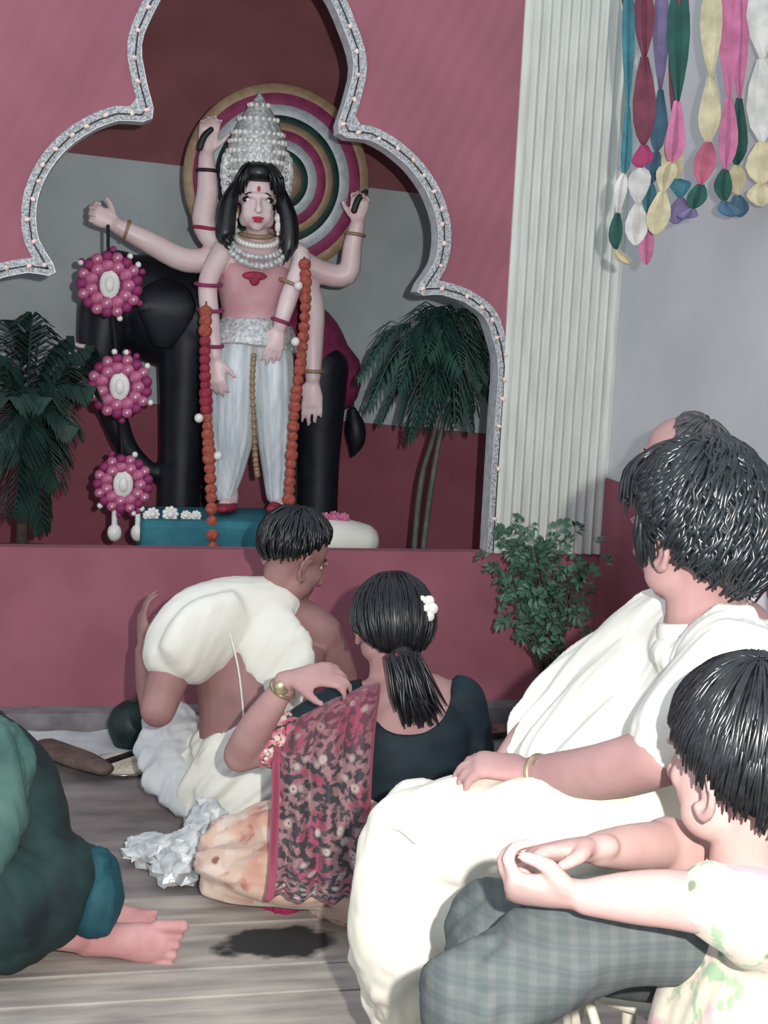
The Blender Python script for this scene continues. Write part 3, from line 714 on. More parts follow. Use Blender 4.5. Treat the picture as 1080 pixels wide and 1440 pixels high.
# ================================================================== elephant
YE = 5.53
def Ee(px, py, dy=0): return at_y(px, py, YE+dy)
ELE = thing('elephant_statue', V((Ee(350, 700).x, YE, .41)), 'black painted elephant statue standing behind the idol', 'statue')
eb_ = MB()
loft(eb_, [Ee(225, 440), Ee(280, 450), Ee(350, 470), Ee(420, 505), Ee(455, 530)], [.20, .225, .225, .20, .13], 24)
ball(eb_, Ee(205, 420, -.03), (.18, .16, .17)); ball(eb_, Ee(165, 400, -.05), (.13, .13, .13)); ball(eb_, Ee(160, 440, -.06), (.10, .10, .11))
loft(eb_, [Ee(150, 440, -.08), Ee(142, 490, -.10), Ee(148, 540, -.10), Ee(162, 590, -.10), Ee(180, 632, -.10), Ee(208, 660, -.10), Ee(236, 668, -.10)], [.105, .082, .062, .05, .042, .036, .028], 18)
for px, dy, top in ((262, -.10, 470), (285, .10, 480), (425, .10, 520), (452, -.10, 520)):
    p = Ee(px, top, dy); g0 = V((p.x + (-.01 if px < 300 else .01), YE+dy, .47)); loft(eb_, [p, (p+g0)/2, g0], [.11, .083, .082], 18)
    ball(eb_, V((g0.x-.02, g0.y-.01, .455)), (.085, .09, .05))
loft(eb_, [Ee(462, 472), Ee(478, 500, .0), Ee(490, 540, -.01), Ee(496, 580, -.02)], [.022, .018, .015, .012], 10)
fuse('body', eb_, M['elephant'], ELE, .012, 4)
q = MB(); loft(q, [Ee(496, 578, -.02), Ee(500, 600, -.02), Ee(501, 622, -.02), Ee(496, 640, -.02)], [.018, .040, .034, .008], 12); build('tail_tuft', q, M['elephant'], ELE)
for sg in (-1, 1):
    q = MB(); c0 = Ee(222, 440, -.19 if sg < 0 else .17); loft(q, [c0 + V((-.02, 0, .10)), c0 + V((.03, -.03*sg*-1, .02)), c0 + V((.02, 0, -.12))], [(.06, .012), (.11, .014), (.04, .010)], 16, V((1, 0, 0))); build('ear', q, M['elephant'], ELE)
for sg in (-1, 1):
    q = MB(); p = Ee(150, 470, -.08) + V((0, sg*.07, 0)); loft(q, [p, p + V((-.05, 0, -.05)), p + V((-.12, 0, -.04))], [.018, .015, .005], 10); build('tusk', q, M['pearl'], ELE)
q = MB(); loft(q, [Ee(385, 490), Ee(420, 506), Ee(452, 530)], [(.238, .238), (.222, .222), (.165, .165)], 28); build('saddle_cloth', q, M['magenta'], ELE)

# ================================================================== hanging pith medallions
YC = YI-.16
MED = thing('medallion_garland', at_y(152, 322, YC), 'three pink beaded medallions strung one below another from the idol outstretched hand', 'ornament')
bm1 = MB(); ball(bm1, (0, 0, 0), (.020, .014, .020), None, 10, 7); bead = bm1.mesh('bead'); bead.materials.append(M['pink'])
bead2 = bead.copy(); bead2.materials.clear(); bead2.materials.append(M['hot_pink'])
rnd = random.Random(4)
cent = [(154, 400, .108), (168, 543, .108), (173, 680, .100)]
for (px, py, r) in cent:
    c0 = at_y(px, py, YC)
    q = MB(); lathe(q, [(.001, .012), (r*.98, .012), (r, .006), (r*.95, -.004), (.001, -.006)], 28, c0, Matrix(((1, 0, 0), (0, 0, 1), (0, 1, 0)))); MD = build('medallion', q, M['hot_pink'], MED)
    q = MB(); ball(q, c0 + V((0, -.014, 0)), (.036, .014, .050), None, 14, 9); ball(q, c0 + V((0, -.024, 0)), (.018, .01, .028), None, 12, 8); build('pith_centre', q, M['pearl'], MD)
    for ring, nn, rr, sc in ((0, 11, .60, 1.2), (1, 17, .88, 1.0)):
        for i in range(nn):
            a = 6.283*i/nn + ring*.2; part_w('bead', bead if (i+ring) % 2 == 0 or ring == 0 else bead2, c0 + V((r*rr*math.cos(a), -.012, r*rr*math.sin(a))), MD, None, sc*r/.108)
            if i % 2 == ring: part_w('pearl', pearl_me, c0 + V((r*(rr+.0)*math.cos(a), -.027, r*rr*math.sin(a))), MD, None, .55)
    for i in range(8):
        a = rnd.uniform(0, 6.28); part_w('pearl' if i % 2 else 'bead', pearl_me if i % 2 else bead2, c0 + V((r*1.12*math.cos(a), -.004, r*1.12*math.sin(a))), MD, None, 1.3 if i % 2 else .6)
st = MB(); pts = [at_y(152, 318, YC+.01)] + [at_y(px, py, YC+.012) for px, py, _ in cent]; loft(st, pts, [.006]*4, 8, None, 3); build('string', st, M['black'], MED)
for px in (161, 194):
    q = MB(); a = at_y(px, 712, YC); bq = at_y(px, 746, YC); loft(q, [a + V((0, 0, .03)), a, bq], [.006, .009, .011], 8); ball(q, bq + V((0, 0, -.008)), (.026, .02, .032), None, 12, 8); build('tassel', q, M['pearl'], MED)

# ================================================================== plants
def leaflet_frond(mb, base, tip, sag, n, ll, lw, seed):
    rnd = random.Random(seed); mid = (base+tip)/2 + V((0, 0, sag)); ps = crom([base, mid, tip], 10)
    loft(mb, ps[::3] + [tip], [.006] + [.004]*(len(ps[::3])-1) + [.002], 5, None, 1)
    for i in range(2, len(ps)):
        tn = (ps[i]-ps[i-1]).normalized(); sd = tn.cross(V((0, 0, 1)));
        sd = sd.normalized() if sd.length > .05 else V((1, 0, 0))
        f = i/len(ps); L = ll*(math.sin(math.pi*(.18+.78*f)))
        for sg in (-1, 1):
            d = (tn*.75 + sd*sg*.75 + V((0, 0, -.25 - .3*rnd.random()))).normalized(); wv_ = d.cross(V((0, 0, 1))).normalized()*lw
            a = ps[i]; b2 = a + d*L*.5 + V((0, 0, .01)); c2 = a + d*L + V((0, 0, -L*.35)); nrm = wv_.cross(d).normalized()*.0012
            mb.add([a-wv_*.3+nrm, a+wv_*.3+nrm, b2+wv_+nrm, b2-wv_+nrm, c2+nrm, a-wv_*.3-nrm, a+wv_*.3-nrm, b2+wv_-nrm, b2-wv_-nrm, c2-nrm],
                   [(0, 1, 2, 3), (3, 2, 4), (6, 5, 8, 7), (7, 8, 9), (0, 5, 6, 1), (1, 6, 7, 2), (2, 7, 9, 4), (4, 9, 8, 3), (3, 8, 5, 0)])
def pot(parent, c, r, h, mt='pot'):
    q = MB(); lathe(q, [(r*.7, 0), (r*.95, h*.85), (r*1.08, h*.87), (r*1.08, h), (r*.95, h), (r*.9, h*.9), (.001, h*.9)], 28, c); build('pot', q, M[mt], parent)
YP = 5.02
def Pp(px, py, dy=0): return at_y(px, py, YP+dy)
PALM = thing('potted_palm', V((Pp(590, 768).x, YP, .41)), 'bushy green palm with two slim grey stems inside the arch', 'plant')
pot(PALM, PALM.location, .09, .12)
for pts in ([(582, 770), (592, 680), (608, 620), (622, 570)], [(594, 770), (606, 690), (620, 610), (632, 560)]):
    q = MB(); ps = [Pp(*p) for p in pts]; ps[0].z = .50; loft(q, ps, [.011, .010, .009, .008], 8); build('stem', q, M['stem'], PALM)
crown_p = Pp(620, 535)
ftips = [(505, 530, -.1), (520, 570, -.15), (535, 590, .1), (545, 500, .2), (575, 615, -.1), (585, 470, .1), (610, 455, .2), (640, 455, -.1), (668, 470, -.05), (680, 500, .05), (676, 540, -.12), (664, 600, -.1), (640, 600, -.2), (600, 600, .15), (560, 545, -.22), (650, 520, -.25), (600, 500, -.25), (570, 480, -.1), (632, 480, .15), (690, 560, .0), (610, 560, -.24), (655, 565, .1), (525, 545, .1), (548, 530, -.05), (562, 590, .05), (590, 585, -.2), (625, 465, -.2), (655, 485, .1), (672, 520, .12), (685, 530, -.08), (645, 585, .05), (668, 575, .1), (590, 520, .2), (575, 560, .2)]
for i, (px, py, dy) in enumerate(ftips):
    q = MB(); tp = Pp(px, py, dy); ln_ = (tp-crown_p).length
    leaflet_frond(q, crown_p + V((random.uniform(-.03, .03), random.uniform(-.03, .03), random.uniform(-.02, .05))), tp, .10 + .25*ln_*(1 if py > 520 else .5), 10, .12, .0075, i); build('frond', q, M['leaf'], PALM, False)
YL = 5.05
PAL2 = thing('potted_palm', V((at_y(30, 760, YL).x, YL, .41)), 'dark broad-leaved palm by the elephant trunk, at the edge of the arch', 'plant')
pot(PAL2, PAL2.location, .11, .13)
q = MB(); c2 = at_y(40, 600, YL); loft(q, [V((PAL2.location.x, YL, .5)), c2], [.022, .015], 8, None, 1); build('stem', q, M['brown_stem'], PAL2)
tips = [(-40, 470, 0), (-10, 500, -.1), (10, 455, .1), (45, 446, -.05), (58, 462, .1), (95, 478, 0), (125, 490, -.08), (128, 545, -.1), (105, 600, -.15), (80, 680, -.12), (60, 740, -.1), (20, 720, -.16), (-20, 660, -.1), (-50, 560, 0), (30, 640, -.2), (70, 560, -.2), (90, 640, .1), (15, 560, -.22), (115, 520, .1), (0, 610, -.15)]
for i, (px, py, dy) in enumerate(tips):
    q = MB(); leaflet_frond(q, c2 + V((random.uniform(-.03, .03), random.uniform(-.03, .03), 0)), at_y(px, py, YL+dy), .07, 10, .13, .017, 50+i); build('frond', q, M['dark_leaf'], PAL2, False)
# leafy bush in front of the pillar
pb_ = at_z(762, 985, 0.06); YS = 4.42
BUSH = thing('potted_bush', V((at_y(770, 990, YS).x, YS, 0)), 'leafy grey green shrub in a pot before the white pillar', 'plant')
pot(BUSH, BUSH.location, .085, .15, 'dark_leaf' if False else 'pot')
base = BUSH.location + V((0, 0, .13))
lm = MB()
for (ox, oy, rz_, sc_) in ((0, .03, 0, 1), (-.008, .008, 1.0, .9), (.008, .012, -1.0, .9), (-.006, .026, .6, .8), (.006, .028, -.7, .8)):
    R_ = Matrix.Rotation(rz_, 3, 'Z'); lm.add([R_ @ (q*sc_) + V((ox, oy, .004*ox*100)) for q in (V((0, 0, 0)), V((.009, .012, .003)), V((.010, .024, .004)), V((0, .038, -.004)), V((-.010, .024, .004)), V((-.009, .012, .003)), V((0, .018, -.004)), V((0, .018, -.0055)))], [(0, 1, 6), (1, 2, 6), (2, 3, 6), (3, 4, 6), (4, 5, 6), (5, 0, 6), (1, 0, 7), (2, 1, 7), (3, 2, 7), (4, 3, 7), (5, 4, 7), (0, 5, 7)])
leaf_me = lm.mesh('leaf', False); leaf_me.materials.append(M['bush_leaf'])
rnd = random.Random(11); stems = []
for i in range(15):
    px, py = rnd.uniform(712, 876), rnd.uniform(762, 850); tp = at_y(px, py, YS + rnd.uniform(-.12, .12))
    if i < 4: tp = at_y([722, 740, 752, 770][i], [815, 865, 895, 850][i], YS-.08)
    md = base.lerp(tp, .55) + V((rnd.uniform(-.03, .03), rnd.uniform(-.03, .03), .03)); ps = [base, md, tp]; stems.append(crom(ps, 10))
    q = MB(); loft(q, ps, [.006, .004, .002], 5, None, 4); build('stem', q, M['brown_stem'], BUSH)
for i in range(290):
    s_ = rnd.choice(stems); p = s_[min(len(s_)-1, rnd.randint(11, len(s_)+3))] + V((rnd.gauss(0, .05), rnd.gauss(0, .05), rnd.gauss(0, .042)))
    part_w('leaf', leaf_me, p, BUSH, (rnd.uniform(-1.3, 1.3), rnd.uniform(-1.1, 1.1), rnd.uniform(0, 6.28)), rnd.uniform(.7, 1.15))

# ================================================================== paper streamers near the right wall
DS = 3.85
strm = [
 ([(884, 60), (881, 200), (872, 270), (866, 345), (885, 372)], ['teal', 'teal', 'white', 'green', 'cream'], 'paper streamer of teal, white and green pieces next to the pillar', .030),
 ([(905, 60), (906, 190), (900, 250), (893, 345)], ['maroon', 'maroon', 'magenta', 'white', 'white'], 'paper streamer of maroon, magenta and white pieces', .052),
 ([(931, 60), (928, 170), (918, 240), (910, 290), (908, 372)], ['purple', 'blue', 'blue', 'teal', 'pink'], 'paper streamer of purple, blue, teal and pink pieces', .040),
 ([(955, 60), (950, 190), (935, 250), (922, 330)], ['green', 'pink', 'cream', 'cream'], 'paper streamer of green and pink pieces ending in cream', .052),
 ([(960, 100), (945, 215), (958, 265), (951, 315)], ['maroon', 'cream', 'teal', 'purple'], 'paper streamer of maroon, cream and teal pieces ending in purple', .050),
 ([(1001, 60), (999, 150), (990, 235), (975, 290), (962, 308)], ['cream', 'cream', 'rose', 'green', 'purple'], 'paper streamer with long cream and rose pieces above green', .050),
 ([(1026, 60), (1024, 185), (1016, 270), (1030, 305)], ['pink', 'pink', 'green', 'blue'], 'paper streamer with a long pink piece above a green one', .050),
 ([(1042, 80), (1038, 185), (1036, 260), (1042, 305)], ['pink', 'green', 'cream', 'blue'], 'paper streamer of green and cream pieces ending in blue', .045),
 ([(1072, 60), (1072, 200), (1068, 290)], ['white', 'white', 'cream', 'cream'], 'wide paper streamer of white and cream pieces', .07)]
for si, (pts, cols_, lab, wd) in enumerate(strm):
    dd = DS + .06*((si*2) % 5 - 2)/2
    pts = [(pts[0][0], -22)] + pts[1:]; ps = crom([at(px, py, dd if ii else DS) for ii, (px, py) in enumerate(pts)], 8); G = thing('paper_streamer', ps[0], lab, 'streamer', 'paper streamers hung beside the pillar')
    nseg = len(cols_); tot = len(ps)-1
    for j, cn_ in enumerate(cols_):
        a = int(tot*j/nseg); b2 = int(tot*(j+1)/nseg); sub_ = ps[a:b2+1]; q = MB(); vs = []; K = len(sub_)
        for i, p in enumerate(sub_):
            f = i/(K-1); ww = wd*.62*(.16 + .84*math.sin(math.pi*min(1, f*.93+.06))); tw = .5*math.sin(si*2+j+f)
            dirx = (RGT*math.cos(tw) + FWD*math.sin(tw)); nn_ = (FWD*math.cos(tw) - RGT*math.sin(tw))
            vs += [p - dirx*ww, p - dirx*ww*.4 - nn_*.005, p + dirx*ww*.4 + nn_*.004, p + dirx*ww - nn_*.004]
        fs = [(4*i+k, 4*i+k+1, 4*i+5+k, 4*i+4+k) for i in range(K-1) for k in range(3)]
        q.add(vs, fs); o = build('paper_piece', q, PAPER[cn_], G, False); sm = o.modifiers.new('s', 'SOLIDIFY'); sm.thickness = .0015
rr_ = MB(); e1 = at(1100, -22, DS); loft(rr_, [V((1.86, YF-.02, at(880, -22, DS).z + .10)), at(878, -22, DS), at(960, -22, DS), at(1040, -22, DS), at(1076, -22, DS), V((1.90, e1.y-.15, e1.z+.05))], [.005]*6, 6); tag(build('string_line', rr_, M['wire']), 'thin string that carries the paper streamers', 'string')

# ================================================================== PEOPLE
def person(loc, label): return thing('person', loc, label, 'person')
CR_, CF, CU = RGT, V((FWD.x, FWD.y, 0)).normalized(), V((0, 0, 1))      # picture right, away, up
def dirw(r, f, u): return (R0*r + CF*f + CU*u).normalized()

# ---- stools (white metal, hoop legs)
def stool(loc, h, r, label, grp=None):
    St = thing('metal_stool', loc, label, 'stool', grp)
    c = V(loc)
    q = MB(); lathe(q, [(.001, h-.022), (r*.95, h-.022), (r, h-.018), (r+.004, h-.009), (r, h-.002), (r*.96, h), (.001, h)], 40, c); build('seat', q, M['white_paint'], St)
    for i in range(4):
        a = math.pi/4 + i*math.pi/2; d = V((math.cos(a), math.sin(a), 0))
        q = MB(); loft(q, [c + d*r*.85 + V((0, 0, h-.025)), c + d*r*.78 + V((0, 0, h*.55)), c + d*(r*1.05) + V((0, 0, .011))], [.011]*3, 10); build('leg', q, M['white_paint'], St)
        a2 = a + math.pi/4; e = V((math.cos(a2), math.sin(a2), 0)); f = V((-e.y, e.x, 0))
        q = MB(); loft(q, [c + e*r*.62 + f*r*.52 + V((0, 0, h*.55)), c + e*r*.72 + f*r*.35 + V((0, 0, h*.78)), c + e*r*.78 + V((0, 0, h*.93)), c + e*r*.72 - f*r*.35 + V((0, 0, h*.78)), c + e*r*.62 - f*r*.52 + V((0, 0, h*.55))], [.008]*5, 8); build('hoop', q, M['white_paint'], St)
    return St

# ---- PRIEST: bare back, white cloth over the shoulders
DPR = 3.9
hipc = at(352, 1095, 3.87)
PR = person(V((hipc.x, hipc.y, 0)), 'bare-backed man with white cloth over his shoulders sitting before the stage')
fP = dirw(.72, .60, -.42); xp, yp, zp = axes_of(fP, dirw(.25, .1, 1))
pbm = MB(); hcp = at(414, 784, 3.9)
LP = head(pbm, hcp, fP, .235, dirw(.25, .1, 1))
nk0 = at(392, 862, 3.90)
loft(pbm, [hcp - zp*.05 - yp*.02, at(398, 838, 3.90), nk0 - V((0, 0, .02))], [.052, .055, .075], 14)
sp = [at(350, 1115, 3.86), at(352, 1060, 3.85), at(356, 1000, 3.86), at(362, 935, 3.88), at(372, 885, 3.90), at(388, 860, 3.91)]
loft(pbm, sp, [(.155, .11), (.145, .105), (.150, .11), (.180, .115), (.170, .10), (.08, .07)], 24, R0)
sl, sr = at(272, 888, 3.84), at(450, 893, 3.94)
loft(pbm, [at(372, 880, 3.9), at(420, 878, 3.93), sr], [.09, .075, .066], 16); loft(pbm, [at(368, 880, 3.9), at(315, 880, 3.87), sl], [.09, .075, .066], 16)
loft(pbm, [sl, at(240, 945, 3.76), at(222, 998, 3.70)], [.066, .058, .048], 14)
loft(pbm, [at(222, 998, 3.70), at(212, 960, 3.86), at(204, 915, 4.0)], [.046, .042, .030], 14)
hand(pbm, at(203, 908, 4.02), dirw(-.15, .35, .9), dirw(.8, .4, .1), dirw(-.3, -.8, .2), 1.0, (.3, .4, .3))
loft(pbm, [sr, at(478, 955, 4.02), at(474, 1005, 4.08)], [.063, .052, .044], 14); loft(pbm, [at(474, 1005, 4.08), at(445, 1000, 4.2), at(418, 990, 4.3)], [.044, .038, .029], 14)
hand(pbm, at(415, 988, 4.31), dirw(-.6, .6, -.1), dirw(0, .2, -1), dirw(-.6, -.5, 0), .95)
fuse('body', pbm, M['skin_dark'], PR, .007, 4)
eyes(PR, LP, xp, yp, zp, .235/.225)
hm = MB(); hair_cap(hm, LP(0, -.016, .038), (xp, yp, zp), (.088, .108, .095), lambda a: math.radians(66 + 50*(.5-.5*math.cos(a))), 300, .0045, .02, 1, .006, 8, seed=8); build('hair', hm, M['black_hair'], PR)
# shoulder cloth
shc = MB()
loft(shc, [at(385, 850, 3.90), at(340, 858, 3.87), at(285, 872, 3.83), at(255, 900, 3.78), at(244, 920, 3.76)], [(.085, .08), (.10, .095), (.105, .10), (.092, .092), (.080, .085)], 18, dirw(0, 1, 0))
loft(shc, [at(330, 875, 3.80), at(285, 900, 3.76), at(262, 925, 3.74)], [(.10, .05), (.12, .06), (.11, .06)], 18, dirw(.3, 0, 1))
loft(shc, [at(372, 862, 3.83), at(385, 905, 3.79), at(398, 945, 3.77), at(402, 985, 3.77), at(400, 1010, 3.78)], [(.07, .035), (.095, .035), (.088, .03), (.055, .025), (.02, .016)], 18, R0)
loft(shc, [at(360, 850, 3.92), at(400, 868, 3.93), at(425, 900, 3.92)], [.075, .06, .04], 16)
fuse('shoulder_cloth', shc, M['white'], PR, .008, 3, folds(.009, dirw(-.55, 0, -1), 100, .1, 2))
q = MB(); loft(q, [at(322, 885, 3.74), at(335, 940, 3.742), at(342, 1000, 3.748), at(345, 1050, 3.752)], [.003]*4, 6); build('sacred_thread', q, M['pearl'], PR)
dhm = MB()
loft(dhm, [at(352, 1062, 3.86), at(352, 1095, 3.87), at(352, 1125, 3.87)], [(.165, .13), (.19, .15), (.19, .15)], 24, R0)
loft(dhm, [at(335, 1105, 3.86), at(285, 1070, 4.0), at(250, 1035, 4.08)], [.11, .10, .085], 18)
loft(dhm, [at(250, 1035, 4.08), at(255, 1085, 4.0), at(275, 1125, 3.93)], [.085, .085, .06], 18)
loft(dhm, [at(370, 1105, 3.9), at(420, 1085, 4.1), at(450, 1070, 4.25)], [.11, .10, .085], 18)
loft(dhm, [at(450, 1070, 4.25), at(400, 1070, 4.3), at(330, 1075, 4.25)], [.08, .065, .05], 18)
fuse('dhoti', dhm, M['white'], PR, .009, 3, folds(.010, dirw(-.6, 0, -.6), 80, .08, 4))
gz = MB(); loft(gz, [at(243, 1000, 4.02), at(240, 1040, 3.96), at(248, 1090, 3.89), at(268, 1130, 3.83), at(282, 1152, 3.80)], [(.070, .03), (.095, .035), (.085, .035), (.05, .025), (.03, .012)], 18, R0); fuse('dhoti_end', gz, M['gauze'], PR, .008, 3, folds(.009, (0, 0, 1), 100, .1, 6))
for px, py, D in ((300, 1100, 4.3), (345, 1100, 4.35)):
    q = MB(); p = at(px, py, D); p.z = .035; loft(q, [p, p + dirw(-.7, .3, 0)*.10, p + dirw(-.8, .2, 0)*.19], [(.035, .034), (.042, .03), (.036, .016)], 12, V((dirw(.3, .7, 0)))); build('foot', q, M['skin_dark'], PR)

# ---- WOMAN: dark blouse, ponytail, floral sari
hw = at(500, 1185, 3.32)
WO = person(V((hw.x, hw.y, 0)), 'woman in a dark teal blouse and pink floral sari with a low ponytail')
fW = dirw(-.28, .95, -.12); xw, yw, zw_ = axes_of(fW)
wb = MB(); hcw = at(549, 873, 3.36)
LW = head(wb, hcw, fW, .225, (0, 0, 1))
loft(wb, [hcw - V((0, 0, .05)), at(548, 945, 3.38), at(555, 985, 3.38)], [.048, .050, .07], 14)
tor = [at(545, 1200, 3.36), at(555, 1120, 3.36), at(562, 1060, 3.35), at(568, 1015, 3.36), at(565, 985, 3.37), at(556, 966, 3.37)]
loft(wb, tor, [(.15, .11), (.125, .095), (.14, .10), (.150, .095), (.13, .08), (.07, .055)], 24, R0)
slw, srw = at(486, 998, 3.33), at(642, 990, 3.38)
loft(wb, [at(560, 985, 3.37), slw], [.07, .056], 14); loft(wb, [at(560, 985, 3.37), srw], [.07, .056], 14)
elw = at(338, 1062, 3.27); wrw = at(402, 962, 3.16)
loft(wb, [slw, at(415, 1035, 3.28), elw], [.054, .047, .040], 14); loft(wb, [elw, at(362, 1020, 3.21), wrw], [.041, .040, .026], 14)
hand(wb, at(408, 955, 3.15), dirw(.93, -.1, .22), dirw(.1, .5, -.9), dirw(.35, -.6, -.75), .98, (.45, .75, .55), .12, .2)
erw = at(668, 1075, 3.42); loft(wb, [srw, at(662, 1035, 3.40), erw], [.054, .046, .040], 14); loft(wb, [erw, at(640, 1090, 3.62), at(610, 1085, 3.75)], [.040, .034, .026], 14)
hand(wb, at(605, 1084, 3.77), dirw(-.6, .7, 0), dirw(0, .1, -1), dirw(-.7, -.6, 0), .92)
fuse('body', wb, M['skin_mid'], WO, .007, 4)
eyes(WO, LW, xw, yw, zw_, 1)
hm = MB(); hair_cap(hm, LW(0, -.024, .004), (xw, yw, zw_), (.100, .112, .116), lambda a: math.radians(56 + 92*(.5-.5*math.cos(a))), 420, .0026, 0, 1, .0015, 1, (0, .25), seed=12, nz=.02)
build('hair', hm, M['black_hair'], WO)
pt = MB(); pth = [at(566, 922, 3.245), at(574, 950, 3.235), at(582, 980, 3.235), at(592, 1003, 3.245)]
loft(pt, pth, [.03, .040, .040, .022], 14); strands(pt, [pth, [p + RGT*.02 - FWD*.02 for p in pth], [p - RGT*.02 - FWD*.02 for p in pth], [p - FWD*.035 for p in pth]], 200, .013, .0042, 3)
loft(pt, [at(590, 990, 3.235), at(602, 1005, 3.235), at(603, 1014, 3.24)], [.012, .009, .004], 8)
build('ponytail', pt, M['black_hair'], WO)
q = MB(); torus(q, at(560, 922, 3.25), .027, .007, dirw(.2, -.3, -1).to_track_quat('Z', 'Y').to_matrix(), 20, 8); build('hair_tie', q, M['red'], WO)
q = MB(); c0 = at(598, 856, 3.27); 
for i in range(6):
    a = i*1.047; ball(q, c0 + RGT*.017*math.cos(a) + UP*.020*math.sin(a), (.014, .010, .014), None, 10, 7)
ball(q, c0, .013); build('hair_flower', q, M['pearl'], WO)
# blouse: torso shell with a low scooped back
bl = MB(); tb_ = [at(545, 1150, 3.36), at(555, 1110, 3.36), at(562, 1060, 3.35), at(567, 1025, 3.355), at(566, 1003, 3.365)]
loft(bl, tb_, [(.150, .115), (.140, .108), (.152, .112), (.160, .106), (.150, .088)], 32, R0)
loft(bl, [at(628, 978, 3.375), srw + V((0, 0, .004)), at(656, 1025, 3.40), at(664, 1055, 3.415)], [.048, .066, .060, .054], 18)
loft(bl, [at(508, 985, 3.35), slw, at(430, 1028, 3.29)], [.05, .064, .058], 18)
blo = fuse('blouse', bl, M['blouse'], WO, .007, 3, folds(.003, (1, 0, 0), 40, .05, 3))
# cut the scooped neckline out of the back (heart-shaped, wide at the nape)
bmx = bmesh.new(); bmx.from_mesh(blo.data)
def in_scoop(p):
    v = p - CAM; zc = v.dot(FWD); px = 540 + FPX*v.dot(RGT)/zc; py = 720 - FPX*v.dot(UP)/zc
    if v.dot(FWD) > 3.40 and py > 1000: return False
    ctr = 571; 
    if py < 955: return 500 < px < 640
    dy = (py-955)/78.
    return dy < 1 and abs(px-ctr-4*dy) < 62*(1-dy**2.2)**.5
bmesh.ops.delete(bmx, geom=[v for v in bmx.verts if in_scoop(v.co)], context='VERTS'); 
for _ in range(14):
    be = [v for v in bmx.verts if v.is_boundary]; nw = {}
    for v in be:
        nb = [e.other_vert(v) for e in v.link_edges if e.is_boundary]
        if len(nb) == 2: nw[v] = v.co*.4 + (nb[0].co + nb[1].co)*.3
    for v, c_ in nw.items(): v.co = c_
bmx.to_mesh(blo.data); bmx.free()
sm = blo.modifiers.new('s', 'SOLIDIFY'); sm.thickness = .004; sm.offset = 1
sv = MB(); loft(sv, [at(425, 1030, 3.285), at(398, 1040, 3.28), at(378, 1046, 3.275)], [.058, .060, .058], 20); fuse('sleeve', sv, M['sleeve'], WO, .007, 2, folds(.004, (1, 0, 0), 60, .1, 4))
q = MB(); torus(q, wrw + (at(362, 1020, 3.21)-wrw)*.12, .0285, .005, (wrw-at(362, 1020, 3.21)).to_track_quat('Z', 'Y').to_matrix(), 24, 8); ball(q, wrw + (at(362, 1020, 3.21)-wrw)*.12 - CF*.028 + V((0, 0, .01)), (.018, .008, .018)); build('wrist_watch', q, M['watch'], WO)
# seated skirt of the sari
sk = MB()
loft(sk, [at(548, 1125, 3.37), at(535, 1170, 3.36), at(520, 1215, 3.33)], [(.155, .12), (.19, .16), (.20, .17)], 24, R0)
loft(sk, [at(500, 1190, 3.34), at(410, 1190, 3.36), at(335, 1195, 3.40)], [.14, .115, .085], 20)
loft(sk, [at(490, 1220, 3.26), at(400, 1225, 3.26), at(310, 1222, 3.32)], [.09, .085, .06], 20)
fuse('sari_skirt', sk, M['sari_skirt'], WO, .009, 3, folds(.010, dirw(1, 0, .25), 90, .1, 7))
# pallu over the shoulder and down the back
colA = [(512, 985, 3.44), (505, 972, 3.33), (470, 990, 3.245), (455, 1050, 3.19), (452, 1120, 3.16), (450, 1190, 3.13), (448, 1240, 3.10), (446, 1266, 3.08)]
cen = crom([at(*p) for p in colA], 5); wid = [.05, .05, .105, .115, .112, .112, .112, .115]
widi = [q.x for q in crom([V((x, 0, 0)) for x in wid], 5)]
grid = []; nc = 25
for i, (c0, wd) in enumerate(zip(cen, widi)):
    f = i/(len(cen)-1); row = []
    for j in range(nc):
        u = j/(nc-1)*2-1
        pl_ = .020*math.sin(u*10 + 1.2*math.sin(f*5)) + .010*math.sin(u*21 + f*7)
        row.append(c0 + R0*(u*wd) - CF*(pl_*(.4+.6*f) - .03*u*u*(1-f)) + V((0, 0, -.035*u*u*(1-min(1, f*2)) + .05*u*(1 if .12 < f < .45 else .4)*(1-f) )))
    grid.append(row)
sheet('pallu', grid, M['pallu'], WO, .006, 1)
hem = MB(); rnd = random.Random(3)
for i in range(9):
    p = at_z(380 + 15*i, 1268 + 6*math.sin(i*1.3), .022); ball(hem, p, (.035, .03, .022 + .012*math.sin(i*2.1)))
fuse('sari_hem', hem, M['hem'], WO, .006, 2, folds(.012, (0, 0, 1), 120, .1, 5))

# ---- MAN in white, seated sideways, looking at the stage
hipm = at(1010, 1150, 2.28)
MA = person(V((hipm.x, hipm.y, 0)), 'man with wavy black hair in a white kurta and dhoti')
fM = dirw(-.56, .80, -.16); upM = dirw(-.12, .06, 1); xm, ym, zm = axes_of(fM, upM)
mb_ = MB(); hcm = at(972, 745, 2.24)
LM = head(mb_, hcm, fM, .235, upM)
loft(mb_, [hcm - zm*.05 - ym*.02, at(985, 835, 2.24), at(1000, 890, 2.25)], [.054, .056, .075], 16)
loft(mb_, [at(1030, 1160, 2.3), at(1035, 1060, 2.28), at(1025, 970, 2.27), at(1010, 915, 2.26)], [(.13, .16), (.13, .15), (.12, .17), (.10, .15)], 24, R0)
slm, srm = at(1032, 950, 2.09), at(945, 905, 2.42)
elm, wrm = at(930, 1062, 2.05), at(752, 1088, 2.26)
loft(mb_, [at(1010, 930, 2.25), slm], [.08, .065], 14); loft(mb_, [slm, at(985, 1010, 2.06), elm], [.060, .052, .046], 16); loft(mb_, [elm, at(845, 1085, 2.14), wrm], [.046, .043, .029], 16)
